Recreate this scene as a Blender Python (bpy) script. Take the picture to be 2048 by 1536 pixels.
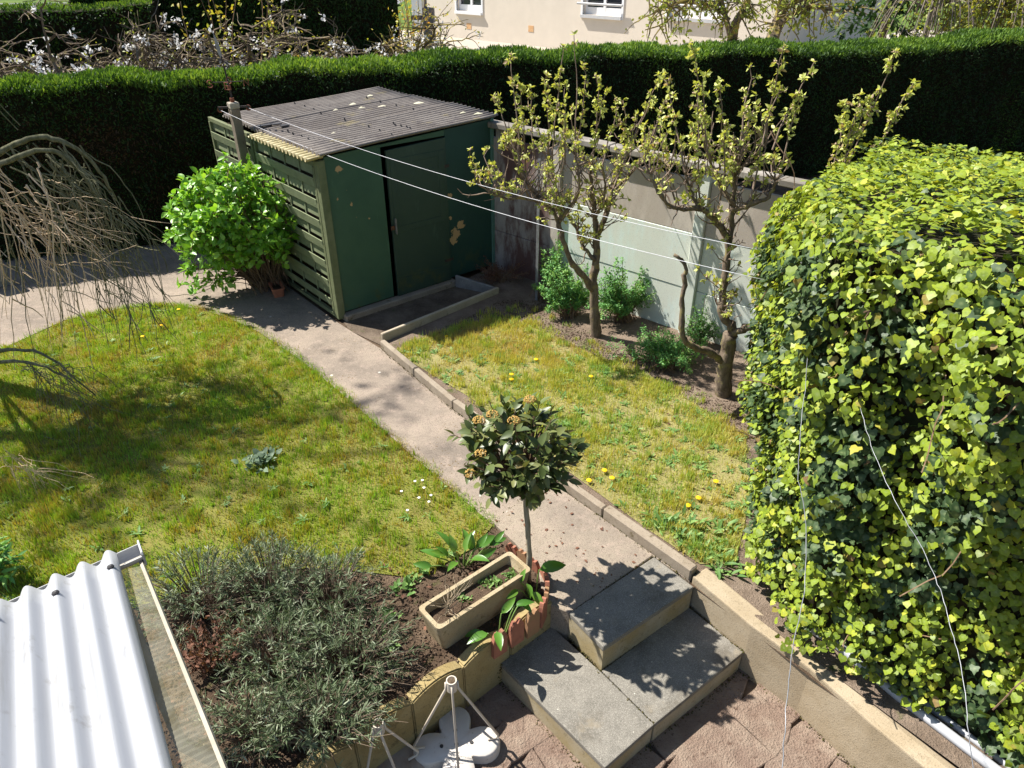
import bpy, bmesh, math, random
import numpy as np
from mathutils import Vector, Matrix

for o in list(bpy.data.objects): bpy.data.objects.remove(o)
SC = bpy.context.scene
COL = SC.collection
R = math.radians

# ------------------------------------------------------------------ camera, sky, sun, exposure
CAM_H, PITCH, FPX = 4.0, R(31.7), 1423.0
cam = bpy.data.objects.new('camera', bpy.data.cameras.new('camera'))
COL.objects.link(cam)
cam.location = (0, 0, CAM_H)
cam.rotation_euler = (R(90) - PITCH, 0, 0)
cam.data.sensor_width = 36.0
cam.data.lens = FPX / 2048 * 36.0
cam.data.clip_start = 0.05
cam.data.clip_end = 600
SC.camera = cam

SUN_EL, SUN_AZ = R(52.0), math.atan2(-0.92, 0.39)      # azimuth clockwise from +Y
wd = bpy.data.worlds.new('World'); SC.world = wd; wd.use_nodes = True
nt = wd.node_tree
sky = nt.nodes.new('ShaderNodeTexSky'); sky.sky_type = 'NISHITA'; sky.sun_disc = False
sky.sun_elevation = SUN_EL; sky.sun_rotation = SUN_AZ; sky.air_density = 1.0; sky.dust_density = 0.6; sky.ozone_density = 1.0
bg = nt.nodes['Background']; bg.inputs['Strength'].default_value = 0.072
nt.links.new(sky.outputs['Color'], bg.inputs['Color'])
sl = bpy.data.lights.new('sun', 'SUN'); sl.energy = 5.0; sl.angle = R(0.53); sl.color = (1.0, 0.955, 0.88)
sun = bpy.data.objects.new('sun', sl); COL.objects.link(sun)
sd = Vector((math.sin(SUN_AZ) * math.cos(SUN_EL), math.cos(SUN_AZ) * math.cos(SUN_EL), math.sin(SUN_EL)))
sun.rotation_euler = (-sd).to_track_quat('-Z', 'Y').to_euler(); sun.location = (-8, 6, 12)
SC.view_settings.view_transform = 'Standard'; SC.view_settings.look = 'None'
SC.view_settings.exposure = 1.12; SC.view_settings.gamma = 1.0
SC.view_settings.use_curve_mapping = False
SC.cycles.max_bounces = 6; SC.cycles.transparent_max_bounces = 8

# ------------------------------------------------------------------ measuring helpers (photo survey -> metres)
_cp, _sp = math.cos(PITCH), math.sin(PITCH)
def ray(x, y):
    u = (x - 1024) / FPX; v = -(y - 768) / FPX
    return np.array([u, _cp + v * _sp, -_sp + v * _cp])
def G(x, y, z=0.0):
    d = ray(x, y); t = (z - CAM_H) / d[2]
    return np.array([0, 0, CAM_H]) + t * d
def AY(x, y, Y):
    d = ray(x, y)
    return np.array([0, 0, CAM_H]) + d * (Y / d[1])

rng = np.random.default_rng(7)
random.seed(7)

# ------------------------------------------------------------------ object helpers
def tag(o, label=None, cat=None, group=None, kind=None):
    if label: o['label'] = label
    if cat: o['category'] = cat
    if group: o['group'] = group
    if kind: o['kind'] = kind
    return o
def empty(name, loc, label, cat, group=None):
    o = bpy.data.objects.new(name, None); COL.objects.link(o); o.location = tuple(float(c) for c in loc)
    o.empty_display_size = 0.1
    return tag(o, label, cat, group)
def base_of(parent):
    b = np.zeros(3)
    while parent is not None:
        b = b + np.array(parent.location); parent = parent.parent
    return b
def mk(name, V, F, mat, parent=None, smooth=False, tint=None, origin=None):
    """mesh object from world-space vertices; the origin is the parent's base"""
    V = np.asarray(V, float)
    b = base_of(parent)
    loc = np.zeros(3)
    if origin is not None: loc = np.asarray(origin, float) - b
    Vl = V - b - loc
    me = bpy.data.meshes.new(name)
    if isinstance(F, np.ndarray):
        n, k = F.shape
        me.vertices.add(len(Vl)); me.vertices.foreach_set('co', Vl.astype(np.float32).ravel())
        me.loops.add(n * k); me.loops.foreach_set('vertex_index', F.astype(np.int32).ravel())
        me.polygons.add(n); me.polygons.foreach_set('loop_start', (np.arange(n) * k).astype(np.int32))
        me.update(calc_edges=True)
    else:
        me.from_pydata([tuple(map(float, v)) for v in Vl], [], F)
        me.update()
    if tint is not None:
        a = me.attributes.new('tint', 'FLOAT', 'POINT'); a.data.foreach_set('value', np.asarray(tint, np.float32))
    if smooth: me.polygons.foreach_set('use_smooth', np.ones(len(me.polygons), bool))
    if mat is not None: me.materials.append(mat)
    o = bpy.data.objects.new(name, me); COL.objects.link(o)
    if parent is not None: o.parent = parent
    o.location = tuple(loc)
    return o
def inst(name, me, M, parent):
    """object that shares mesh data, placed by a world matrix"""
    o = bpy.data.objects.new(name, me); COL.objects.link(o); o.parent = parent
    b = base_of(parent)
    M = M.copy(); M.translation = M.translation - Vector(b)
    o.matrix_local = M
    return o

class B:
    """collects shapes; build() links them as one mesh object"""
    def __init__(s): s.V = []; s.F = []
    def add(s, V, F):
        n = len(s.V); s.V.extend([tuple(v) for v in V]); s.F.extend([tuple(i + n for i in f) for f in F]); return s
    def box(s, c, ax, ay, az, hx, hy, hz):
        c = np.asarray(c, float); ax, ay, az = (np.asarray(a, float) for a in (ax, ay, az))
        V = [c + sx * hx * ax + sy * hy * ay + sz * hz * az for sx in (-1, 1) for sy in (-1, 1) for sz in (-1, 1)]
        return s.add(V, [(0, 1, 3, 2), (4, 6, 7, 5), (0, 4, 5, 1), (2, 3, 7, 6), (0, 2, 6, 4), (1, 5, 7, 3)])
    def prism(s, poly, z0, z1):
        n = len(poly)
        zs0 = z0 if hasattr(z0, '__len__') else [z0] * n
        zs1 = z1 if hasattr(z1, '__len__') else [z1] * n
        V = [(p[0], p[1], z) for p, z in zip(poly, zs0)] + [(p[0], p[1], z) for p, z in zip(poly, zs1)]
        return s.add(V, [tuple(range(n - 1, -1, -1)), tuple(range(n, 2 * n))] + [(i, (i + 1) % n, n + (i + 1) % n, n + i) for i in range(n)])
    def tube(s, P, r, k=6, cap=True):
        V, F = tube(P, r, k, cap); return s.add(V, F)
    def build(s, name, mat, parent=None, smooth=False, bevel=0, seg=1, origin=None):
        o = mk(name, s.V, s.F, mat, parent, smooth, origin=origin)
        if bevel:
            bm = bmesh.new(); bm.from_mesh(o.data)
            bmesh.ops.recalc_face_normals(bm, faces=bm.faces)
            bmesh.ops.bevel(bm, geom=[e for e in bm.edges if len(e.link_faces) == 2 and e.calc_face_angle(0) > 0.5], offset=bevel, segments=seg, affect='EDGES', profile=0.6)
            bm.to_mesh(o.data); bm.free()
        return o
def tube(P, r, k=6, cap=True):
    P = np.asarray(P, float); n = len(P)
    r = np.full(n, r) if np.isscalar(r) else np.asarray(r, float)
    T = np.gradient(P, axis=0); T /= np.linalg.norm(T, axis=1)[:, None] + 1e-9
    ref = np.array([0.31, 0.17, 0.93]); 
    if abs(np.dot(ref / np.linalg.norm(ref), T[0])) > 0.9: ref = np.array([1.0, 0.2, 0.0])
    V = []
    a = np.arange(k) * 2 * math.pi / k
    X = np.cross(T[0], ref); X /= np.linalg.norm(X)
    for i in range(n):
        X = X - np.dot(X, T[i]) * T[i]; X /= np.linalg.norm(X) + 1e-9
        Y = np.cross(T[i], X)
        V.extend(P[i] + r[i] * (np.cos(t) * X + np.sin(t) * Y) for t in a)
    F = [(i * k + j, i * k + (j + 1) % k, (i + 1) * k + (j + 1) % k, (i + 1) * k + j) for i in range(n - 1) for j in range(k)]
    if cap: F += [tuple(range(k - 1, -1, -1)), tuple((n - 1) * k + j for j in range(k))]
    return V, F
def smooth_path(P, n=4):
    """Catmull-Rom through the points"""
    P = np.asarray(P, float); Q = np.vstack([2 * P[0] - P[1], P, 2 * P[-1] - P[-2]]); out = []
    for i in range(1, len(Q) - 2):
        for t in np.linspace(0, 1, n, endpoint=False):
            a, b, c, d = Q[i - 1], Q[i], Q[i + 1], Q[i + 2]
            out.append(0.5 * (2 * b + (c - a) * t + (2 * a - 5 * b + 4 * c - d) * t * t + (3 * b - a - 3 * c + d) * t ** 3))
    out.append(P[-1]); return np.array(out)

def nrm(v): return v / (np.linalg.norm(v, axis=-1, keepdims=True) + 1e-9)
def frames(axis, normal):
    """rotation matrices whose Y is the leaf axis and Z the leaf normal"""
    y = nrm(axis); x = nrm(np.cross(y, normal)); z = np.cross(x, y)
    return np.stack([x, y, z], axis=-1)
def scatter(tv, tf, pos, Rm, s):
    tv = np.asarray(tv, float); tf = np.asarray(tf, int); N = len(pos)
    s = np.asarray(s, float); s = s[:, None] * np.ones(3) if s.ndim == 1 else s
    V = np.einsum('nij,nvj->nvi', Rm, tv[None] * s[:, None, :]) + pos[:, None, :]
    F = tf[None] + (np.arange(N) * len(tv))[:, None, None]
    return V.reshape(-1, 3), F.reshape(-1, tf.shape[1])
def rand_unit(n):
    v = rng.normal(size=(n, 3)); return nrm(v)
_NK = rng.normal(size=(24, 2)); _NP = rng.uniform(0, 6.28, 24)
def noise2(x, y, scale=1.0, seed=0):
    """cheap smooth noise, about -1..1"""
    r_ = np.random.default_rng(seed + 100); k = r_.normal(size=(14, 2)) * scale * np.exp2(r_.uniform(0, 1.6, 14))[:, None]; p = r_.uniform(0, 6.28, 14)
    return np.sin(x[..., None] * k[:, 0] + y[..., None] * k[:, 1] + p).sum(-1) / 4.2
def in_poly(x, y, poly):
    inside = np.zeros(len(x), bool); n = len(poly); j = n - 1
    for i in range(n):
        xi, yi = poly[i][0], poly[i][1]; xj, yj = poly[j][0], poly[j][1]
        c = ((yi > y) != (yj > y)) & (x < (xj - xi) * (y - yi) / (yj - yi + 1e-12) + xi)
        inside ^= c; j = i
    return inside
def sample_poly(poly, n):
    P = np.asarray(poly)[:, :2]; lo, hi = P.min(0), P.max(0); out = []
    while sum(map(len, out)) < n:
        q = rng.uniform(lo, hi, size=(n * 2, 2)); out.append(q[in_poly(q[:, 0], q[:, 1], P)])
    return np.vstack(out)[:n]

# leaf templates (unit length along +Y, attached at the origin)
def leaf_tpl(w=0.5, fold=0.12, droop=0.12, rows=3):
    V = [(0, 0, 0)]; F = []
    for i in range(1, rows + 1):
        t = i / (rows + 1); ww = w * 0.5 * math.sin(math.pi * t ** 0.8) ** 0.8
        V += [(-ww, t, fold * ww * 2 - droop * t * t), (0, t, -droop * t * t), (ww, t, fold * ww * 2 - droop * t * t)]
    V.append((0, 1, -droop)); n = len(V) - 1
    F += [(0, 2, 1), (0, 3, 2)]
    for i in range(rows - 1):
        a = 1 + 3 * i; b = a + 3
        F += [(a, a + 1, b + 1), (a, b + 1, b), (a + 1, a + 2, b + 2), (a + 1, b + 2, b + 1)]
    a = 1 + 3 * (rows - 1); F += [(a, a + 1, n), (a + 1, a + 2, n)]
    return np.array(V, float), np.array(F)
LEAF2 = leaf_tpl(0.5, 0.15, 0.1, 1)
LEAF4 = leaf_tpl(0.55, 0.16, 0.14, 2)
LEAFB = leaf_tpl(0.66, 0.2, 0.2, 3)
def ivy_tpl(lob=1.0):
    pts = [(0, 0), (.30, -.14), (.52, .10), (.40 + .1 * (1 - lob), .36), (.46 - .06 * lob, .52), (.20 + .14 * (1 - lob), .66), (0, 1.0)]
    half = [(x, y) for x, y in pts]
    ring = half + [(-x, y) for x, y in half[-2:0:-1]]
    V = [(0, .34, 0.0)] + [(x, y, -0.75 * x * x + .34 * abs(x) - .28 * max(0, y - .4) - .12 * max(0, .1 - y)) for x, y in ring]
    n = len(ring); F = [(0, 1 + i, 1 + (i + 1) % n) for i in range(n)]
    return np.array(V, float), np.array(F)
IVY_A, IVY_B = ivy_tpl(1.0), ivy_tpl(0.25)

# ------------------------------------------------------------------ materials
class NG:
    def __init__(s, name):
        s.m = bpy.data.materials.new(name); s.m.use_nodes = True; s.t = s.m.node_tree; s.n = s.t.nodes; s.l = s.t.links
        s.p = s.n['Principled BSDF']; s.out = s.n['Material Output']; s.co = None
    def node(s, typ, **kw):
        n = s.n.new(typ)
        for k, v in kw.items(): setattr(n, k, v)
        return n
    def put(s, sock, v):
        if hasattr(v, 'is_output') or isinstance(v, bpy.types.NodeSocket): s.l.new(v, sock)
        elif isinstance(v, (tuple, list)) and len(v) == 3 and sock.type == 'RGBA': sock.default_value = (*v, 1)
        else: sock.default_value = v
    def coord(s):
        if s.co is None: s.co = s.node('ShaderNodeTexCoord').outputs['Object']
        return s.co
    def mapped(s, scale=(1, 1, 1), rot=(0, 0, 0), loc=(0, 0, 0)):
        m = s.node('ShaderNodeMapping'); m.inputs['Scale'].default_value = scale; m.inputs['Rotation'].default_value = rot; m.inputs['Location'].default_value = loc
        s.l.new(s.coord(), m.inputs['Vector']); return m.outputs['Vector']
    def noise(s, scale, detail=6, rough=0.6, vec=None, dist=0.0):
        n = s.node('ShaderNodeTexNoise'); s.put(n.inputs['Vector'], vec or s.coord())
        n.inputs['Scale'].default_value = scale; n.inputs['Detail'].default_value = detail; n.inputs['Roughness'].default_value = rough; n.inputs['Distortion'].default_value = dist
        return n.outputs['Fac']
    def vor(s, scale, feature='F1', vec=None, rnd=1.0):
        n = s.node('ShaderNodeTexVoronoi', feature=feature); s.put(n.inputs['Vector'], vec or s.coord()); n.inputs['Scale'].default_value = scale; n.inputs['Randomness'].default_value = rnd
        return n.outputs['Distance']
    def ss(s, v, lo, hi):
        n = s.node('ShaderNodeMapRange', interpolation_type='SMOOTHSTEP'); s.put(n.inputs['Value'], v)
        n.inputs['From Min'].default_value = lo; n.inputs['From Max'].default_value = hi; return n.outputs['Result']
    def math(s, op, a, b=0.0, c=0.0):
        n = s.node('ShaderNodeMath', operation=op); s.put(n.inputs[0], a); s.put(n.inputs[1], b)
        if op in ('MULTIPLY_ADD',): s.put(n.inputs[2], c)
        return n.outputs[0]
    def mix(s, f, a, b, mode='MIX'):
        n = s.node('ShaderNodeMix', data_type='RGBA', blend_type=mode); s.put(n.inputs[0], f); s.put(n.inputs[6], a); s.put(n.inputs[7], b); return n.outputs[2]
    def ramp(s, f, stops):
        n = s.node('ShaderNodeValToRGB'); s.put(n.inputs[0], f); e = n.color_ramp.elements
        while len(e) < len(stops): e.new(0.5)
        for el, (p, c) in zip(e, stops): el.position = p; el.color = (*c, 1)
        return n.outputs['Color']
    def attr(s, name='tint'):
        n = s.node('ShaderNodeAttribute'); n.attribute_name = name; return n.outputs['Fac']
    def rnd(s): return s.node('ShaderNodeObjectInfo').outputs['Random']
    def xyz(s):
        n = s.node('ShaderNodeSeparateXYZ'); s.l.new(s.coord(), n.inputs[0]); return n.outputs
    def bump(s, h, strength=0.4, dist=0.01):
        n = s.node('ShaderNodeBump'); n.inputs['Strength'].default_value = strength; n.inputs['Distance'].default_value = dist
        s.put(n.inputs['Height'], h); s.l.new(n.outputs['Normal'], s.p.inputs['Normal']); return n.outputs['Normal']
    def done(s, col, rough=0.85, spec=0.3, metal=0.0):
        s.put(s.p.inputs['Base Color'], col); s.put(s.p.inputs['Roughness'], rough)
        s.p.inputs['Specular IOR Level'].default_value = spec; s.p.inputs['Metallic'].default_value = metal
        return s.m
    def blob(s, cx, cy, cz, r, soft=0.25, nz=0.6, nscale=18):
        """1 inside an irregular patch round a point of the surface"""
        v = s.node('ShaderNodeVectorMath', operation='DISTANCE'); s.l.new(s.coord(), v.inputs[0]); v.inputs[1].default_value = (cx, cy, cz)
        d = s.math('ADD', v.outputs['Value'], s.math('MULTIPLY', s.math('SUBTRACT', s.noise(nscale, 4), 0.5), r * nz * 3))
        return s.ss(d, r, r * (1 - soft))

def leaf_mat(name, stops, rough=0.45, spec=0.5, trans=0.35, obj=False, tcol=None, vein=False):
    g = NG(name)
    t = g.rnd() if obj else g.attr()
    if vein: t0 = t
    col = g.ramp(t, stops)
    if vein:
        e = g.attr('edge'); col = g.mix(g.math('MULTIPLY', g.ss(e, .45, .0), .35), col, (.30, .36, .16)); col = g.mix(g.math('MULTIPLY', g.ss(g.noise(90, 3), .45, .7), .3), col, (.03, .045, .015))
    m = g.done(col, rough, spec)
    tr = g.node('ShaderNodeBsdfTranslucent')
    tc = g.mix(1.0, col, tcol or (1.25, 1.15, 0.45), 'MULTIPLY'); g.l.new(tc, tr.inputs['Color'])
    mx = g.node('ShaderNodeMixShader'); mx.inputs[0].default_value = trans
    g.l.new(g.p.outputs[0], mx.inputs[1]); g.l.new(tr.outputs[0], mx.inputs[2]); g.l.new(mx.outputs[0], g.out.inputs['Surface'])
    return m
def plain(name, c1, c2, scale=8, rough=0.8, spec=0.3, bump=0.0, bscale=60, metal=0.0, c3=None, c3scale=30, c3t=(0.6, 0.7)):
    g = NG(name)
    col = g.mix(g.ss(g.noise(scale, 6), 0.3, 0.7), c1, c2)
    if c3: col = g.mix(g.ss(g.noise(c3scale, 4), *c3t), col, c3)
    if bump: g.bump(g.noise(bscale, 6), bump, 0.01)
    return g.done(col, rough, spec, metal)
# ------------------------------------------------------------------ setting materials
def soil_mat(name='soil', a=(.07, .046, .03), b=(.15, .105, .07)):
    g = NG(name); n1 = g.noise(3.0, 8, .65); n2 = g.noise(38, 6, .7)
    col = g.mix(g.ss(n1, .35, .7), a, b); col = g.mix(g.ss(n2, .52, .75), col, (b[0] * 1.35, b[1] * 1.3, b[2] * 1.25))
    col = g.mix(g.ss(g.noise(5.5, 5), .60, .74), col, (.075, .095, .025))
    g.bump(g.math('ADD', n2, g.noise(90, 4)), 0.9, 0.02); return g.done(col, .95, .15)
M_SOIL = soil_mat()
def lawn_mat(name, c1, c2, c3):
    g = NG(name); n = g.noise(2.2, 7, .6); n2 = g.noise(30, 6, .7)
    col = g.mix(g.ss(n, .35, .65), c1, c2); col = g.mix(g.ss(n2, .5, .72), col, c3); g.bump(n2, .8, .02); return g.done(col, .95, .1)
M_LAWN = lawn_mat('mossy_turf', (.16, .17, .035), (.20, .175, .05), (.11, .15, .03))
M_DRY = lawn_mat('dry_turf', (.23, .205, .08), (.27, .235, .10), (.16, .19, .06))
def path_mat(nm='worn_path_concrete', ca=(.30, .246, .192), cb=(.185, .154, .124)):
    g = NG(nm)
    big = g.noise(1.3, 8, .62); mid = g.noise(9, 8, .7); fine = g.noise(140, 3, .6)
    col = g.mix(g.ss(big, .35, .68), ca, cb)
    col = g.mix(g.ss(mid, .46, .74), col, (.33, .262, .21))
    col = g.mix(g.math('MULTIPLY', g.ss(fine, .5, .66), .7), col, (.10, .078, .064))
    spots = g.ss(g.vor(5.2, vec=g.mapped()), .11, .05)                       # pale lichen discs
    col = g.mix(g.math('MULTIPLY', g.ss(g.noise(21, 6, .75), .56, .7), .75), col, (.13, .10, .08))
    col = g.mix(g.math('MULTIPLY', spots, g.ss(g.noise(1.7, 3), .5, .6)), col, (.52, .49, .43))
    moss = g.math('MULTIPLY', g.ss(g.noise(46, 3, .55), .61, .68), g.ss(g.noise(2.4, 4), .48, .62))
    col = g.mix(moss, col, (.115, .075, .025))
    g.bump(g.math('ADD', fine, mid), .5, .006); return g.done(col, .92, .2)
M_PATH = path_mat(); M_PATH2 = path_mat('worn_grey_path_slab', (.30, .25, .19), (.21, .175, .14))
def slab_mat(name, c, speck=.5):
    g = NG(name); fine = g.noise(230, 2, .5); mid = g.noise(7, 7, .65)
    col = g.mix(g.ss(mid, .32, .7), c, tuple(x * .72 for x in c))
    col = g.mix(g.math('MULTIPLY', g.ss(fine, .54, .66), speck), col, tuple(min(1, x * 2.1) for x in c))
    col = g.mix(g.math('MULTIPLY', g.ss(fine, .44, .36), speck), col, tuple(x * .4 for x in c))
    col = g.mix(g.ss(g.vor(11), .055, .03), col, (.55, .52, .45))
    st = g.noise(2.6, 8, .7)
    col = g.mix(g.math('MULTIPLY', g.ss(st, .5, .68), .6), col, (.085, .07, .05)); col = g.mix(g.math('MULTIPLY', g.ss(g.noise(4.3, 6, .7), .58, .7), .5), col, (.24, .2, .14))
    g.bump(g.math('ADD', fine, st), .35, .004); return g.done(col, .9, .25)
M_SLAB = slab_mat('grey_aggregate_slab', (.205, .19, .162))
def render_mat(name, a, b, c, zlo=None):
    """rendered concrete with lichen; a and b two tones, c blotches"""
    g = NG(name); mid = g.noise(3.5, 8, .66); fine = g.noise(110, 3)
    col = g.mix(g.ss(mid, .35, .65), a, b); col = g.mix(g.ss(g.noise(11, 6, .7), .55, .72), col, c)
    col = g.mix(g.math('MULTIPLY', g.ss(fine, .56, .7), .5), col, (.06, .05, .035))
    g.bump(g.math('ADD', fine, g.math('MULTIPLY', mid, 2.0)), .45, .006); return g.done(col, .93, .18)
M_RISER = render_mat('yellowed_step_concrete', (.30, .235, .12), (.36, .31, .215), (.17, .13, .065))
M_STRING = render_mat('buff_rendered_concrete', (.31, .245, .16), (.36, .295, .205), (.27, .215, .14))
M_KERB = render_mat('weathered_kerb_concrete', (.24, .195, .145), (.31, .26, .2), (.12, .095, .05))
M_SCAL = render_mat('ochre_scalloped_edging', (.33, .26, .125), (.27, .20, .085), (.14, .105, .05))
M_BOARD = render_mat('pale_gravel_board', (.42, .36, .27), (.35, .29, .21), (.2, .17, .11))
def stone_mat():
    g = NG('reddish_brown_paving_stone'); mid = g.noise(5, 8, .68); fine = g.noise(80, 5)
    base = g.ramp(g.rnd(), [(0, (.235, .165, .125)), (.5, (.255, .18, .137)), (1, (.22, .155, .12))])
    col = g.mix(g.ss(mid, .4, .7), base, (.33, .255, .195)); col = g.mix(g.ss(g.noise(16, 6, .7), .56, .7), col, (.13, .082, .06))
    g.bump(g.math('ADD', fine, g.math('MULTIPLY', mid, 3.0)), .9, .02); return g.done(col, .92, .2)
M_STONE = stone_mat()
M_MORTAR = plain('sandy_paving_joint', (.12, .09, .065), (.17, .13, .095), 12, .95, .1, .6)

# ------------------------------------------------------------------ ground, path, terrace
US = np.array([math.cos(R(40.5)), math.sin(R(40.5))])         # along the shed front
VS = np.array([-US[1], US[0]])                                # along the shed side, away from the house
FL = np.array([-2.15, 8.0])
def S(a, b, z=0.0):
    p = FL + a * US + b * VS; return np.array([p[0], p[1], z])
U3, V3, Z3 = np.array([*US, 0]), np.array([*VS, 0]), np.array([0, 0, 1.0])

def sheet(name, poly, z, mat, parent=None, kind='structure'):
    o = mk(name, [(p[0], p[1], z) for p in poly], [tuple(range(len(poly)))], mat, parent)
    if parent is None: o['kind'] = kind
    return o
W1, W3 = (.30, 3.46), (1.34, 3.66)
sheet('ground', [(-29.45, -21.74), (.25, 3.55), (.40, 3.45), (.62, 3.22), W3, (2.0, 2.80), (16, -15), (90, -15), (160, 160), (-160, 160), (-160, -21.8)], -.012, M_SOIL)

def P2(*px, z=0.0): return [tuple(G(x, y, z)[:2]) for x, y in px]
LAWN = [(-.15, 4.31), (-.54, 4.77), (-1.08, 5.43), (-1.67, 6.16), (-2.05, 6.6), (-2.43, 7.04), (-3.05, 7.66), (-3.55, 8.05), (-4.04, 8.34), (-4.5, 8.43), (-4.97, 8.38), (-5.6, 8.0), (-5.94, 7.23),
        (-7.0, 6.3), (-9.0, 5.2), (-9.0, 2.0), (-3.7, 2.0), (-3.3, 3.0), (-2.7, 3.45), (-2.0, 3.80), (-1.5, 3.84), (-1.1, 3.80), (-.7, 3.74), (-.3, 4.05)]
sheet('lawn', LAWN, -.002, M_LAWN)
sheet('far_ground', [(-160, 24), (160, 24), (160, 158), (-160, 158)], -.006, plain('far_meadow', (.07, .12, .02), (.10, .14, .03), .3, .95, .1))
road = [(-60, 50), (-9, 62), (-9, 72), (-60, 60)]
sheet('road', road, .004, plain('grey_asphalt', (.16, .16, .165), (.2, .2, .2), 2, .9, .2))

KL = [np.array(p) for p in ((-1.53, 7.26), (-.60, 5.98), (.735, 4.38), (1.31, 3.69))]   # kerb, path side
PATH_B = [(-.16, 4.31), (-.54, 4.76), (-1.08, 5.42), (-1.67, 6.15), (-2.05, 6.59), (-2.43, 7.03), (-3.05, 7.65), (-3.55, 8.04), (-4.04, 8.33), (-4.5, 8.42), (-4.97, 8.37), (-5.6, 7.99), (-5.94, 7.22), (-7.0, 6.29), (-9.0, 5.19),
          (-10.5, 8.7), (-7.63, 10.02), (-5.62, 11.1), (-4.9, 11.2), (-4.28, 10.46), tuple(S(-.06, 0)[:2]), (-1.98, 7.72), tuple(KL[0]), tuple(KL[1]), (.31, 4.87)]
sheet('path', PATH_B, .004, M_PATH)
PATH_A = [(-.16, 4.325), (.30, 4.88), tuple(KL[2]), tuple(KL[3]), (1.08, 3.95), (.405, 3.40), (.275, 3.47), (.215, 3.62), (.20, 3.80), (.03, 4.08)]
b = B(); b.prism(PATH_A, -.3, .016); o = b.build('concrete_path_slab', M_PATH2, bevel=.006); o['kind'] = 'structure'
sheet('terrace', [(-40, -30), (40, -30), (40, 4.4), (-40, 4.4)], -.45, M_MORTAR)
soilR = [tuple(KL[0] + (.03, .03)), (-1.46, 7.36), (-.17, 8.74), (-.77, 9.02), (-.26, 9.66), (2.8, 7.0), (4.5, 5.6), (4.5, 2.2), (2.75, 2.0), (1.40, 3.70), tuple(KL[2] + (.05, .03)), tuple(KL[1] + (.05, .03))]
sheet('planting_bed', soilR, .045, soil_mat('light_bed_soil', (.15, .11, .08), (.24, .185, .14)))
DRY = P2((785, 702), (900, 655), (985, 640), (1065, 645), (1120, 680), (1200, 715), (1290, 745), (1400, 815), (1490, 870), (1500, 1000), (1470, 1130), (1400, 1128), (1300, 1062), (1130, 938), (940, 795), z=.05)
sheet('dry_lawn', DRY, .052, M_DRY)

# terrace paving: each stone its own piece of the terrace
terr = bpy.data.objects['terrace']
def jit(i, j, s): return np.random.default_rng(abs(i * 7919 + j * 104729 + s)).uniform(-1, 1, 2)
for i in range(-7, 12):
    for j in range(-5, 7):
        c = np.array([.55, 2.55]) + i * .36 * US + j * .30 * VS * -1
        if not (-1.9 < c[0] < 3.0 and 1.7 < c[1] < 4.0): continue
        q = []
        off = .17 if j % 2 else 0
        for a, bb in ((0, 0), (1, 0), (1, 1), (0, 1)):
            jj = jit(i + a, j + bb, 3) * .085
            o2 = .17 if (j) % 2 else 0
            q.append(np.array([.55, 2.55]) + (i + a) * .36 * US + (j + bb) * .30 * -VS + o2 * US + jj)
        m = sum(q) / 4
        q2 = []
        for k in range(4):
            p0, p1 = q[k], q[(k + 1) % 4]
            q2 += [p0, (p0 * .55 + p1 * .45) + jit(i * 3 + k, j * 5 - k, 9) * .03]
        q2 = [m + (p - m) * .991 for p in q2]
        bb = B(); h = jit(i, j, 5)
        bb.prism([tuple(p) for p in q2][::-1] if np.cross(q[1] - q[0], q[2] - q[1]) < 0 else [tuple(p) for p in q2], -.47, -.418 + h[0] * .006)
        bb.build('paving_stone', M_STONE, terr, bevel=.006)

# ------------------------------------------------------------------ steps
steps = empty('garden_steps', (.8, 3.1, -.45), 'grey concrete garden steps with yellowed sides below the path', 'steps')
up = [(.405, 3.395), (.612, 3.118), (1.322, 3.645), (1.085, 3.93)]
b = B(); b.prism(up, -.245, -.022); b.build('riser', M_RISER, steps)
b = B(); b.prism([(up[0][0] - .004, up[0][1]), (up[1][0] - .003, up[1][1] - .012), (up[2][0], up[2][1] - .012), up[3]], -.0225, .022); b.build('tread', M_SLAB, steps, bevel=.008, seg=2)
lf = [(-.085, 3.175), (.561, 2.434), (.905, 2.715), (.603, 3.105), (.285, 3.485)]
rt = [(.909, 2.717), (1.625, 3.26), (1.322, 3.66), (.612, 3.108)]
for q in (lf, rt):
    c = np.mean(q, axis=0)
    b = B(); b.prism([tuple(c + (np.array(p) - c) * .985) for p in q], -.47, -.2625); b.build('riser', M_RISER, steps)
    b = B(); b.prism(q, -.262, -.222); b.build('tread', M_SLAB, steps, bevel=.007, seg=2)

# low wall that carries the path edge down past the steps
SW = [np.array(p) for p in ((1.325, 3.70), (1.635, 3.265), (1.925, 2.935), (2.16, 2.56), (2.75, 1.75), (3.6, .6))]
def offs(P, d):
    out = []
    for i, p in enumerate(P):
        t = (P[min(i + 1, len(P) - 1)] - P[max(i - 1, 0)]); t = t / np.linalg.norm(t); out.append(p + d * np.array([-t[1], t[0]]))
    return out
b = B(); b.prism([tuple(p) for p in SW] + [tuple(p) for p in offs(SW, .15)][::-1], -.5, [.06, .045, .03, .02, .0, 0] + [.0, .0, .02, .03, .045, .06])
tag(b.build('rendered_low_wall', M_STRING, bevel=.012, seg=2), 'buff rendered low wall running down beside the steps under the ivy', 'wall')

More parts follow.
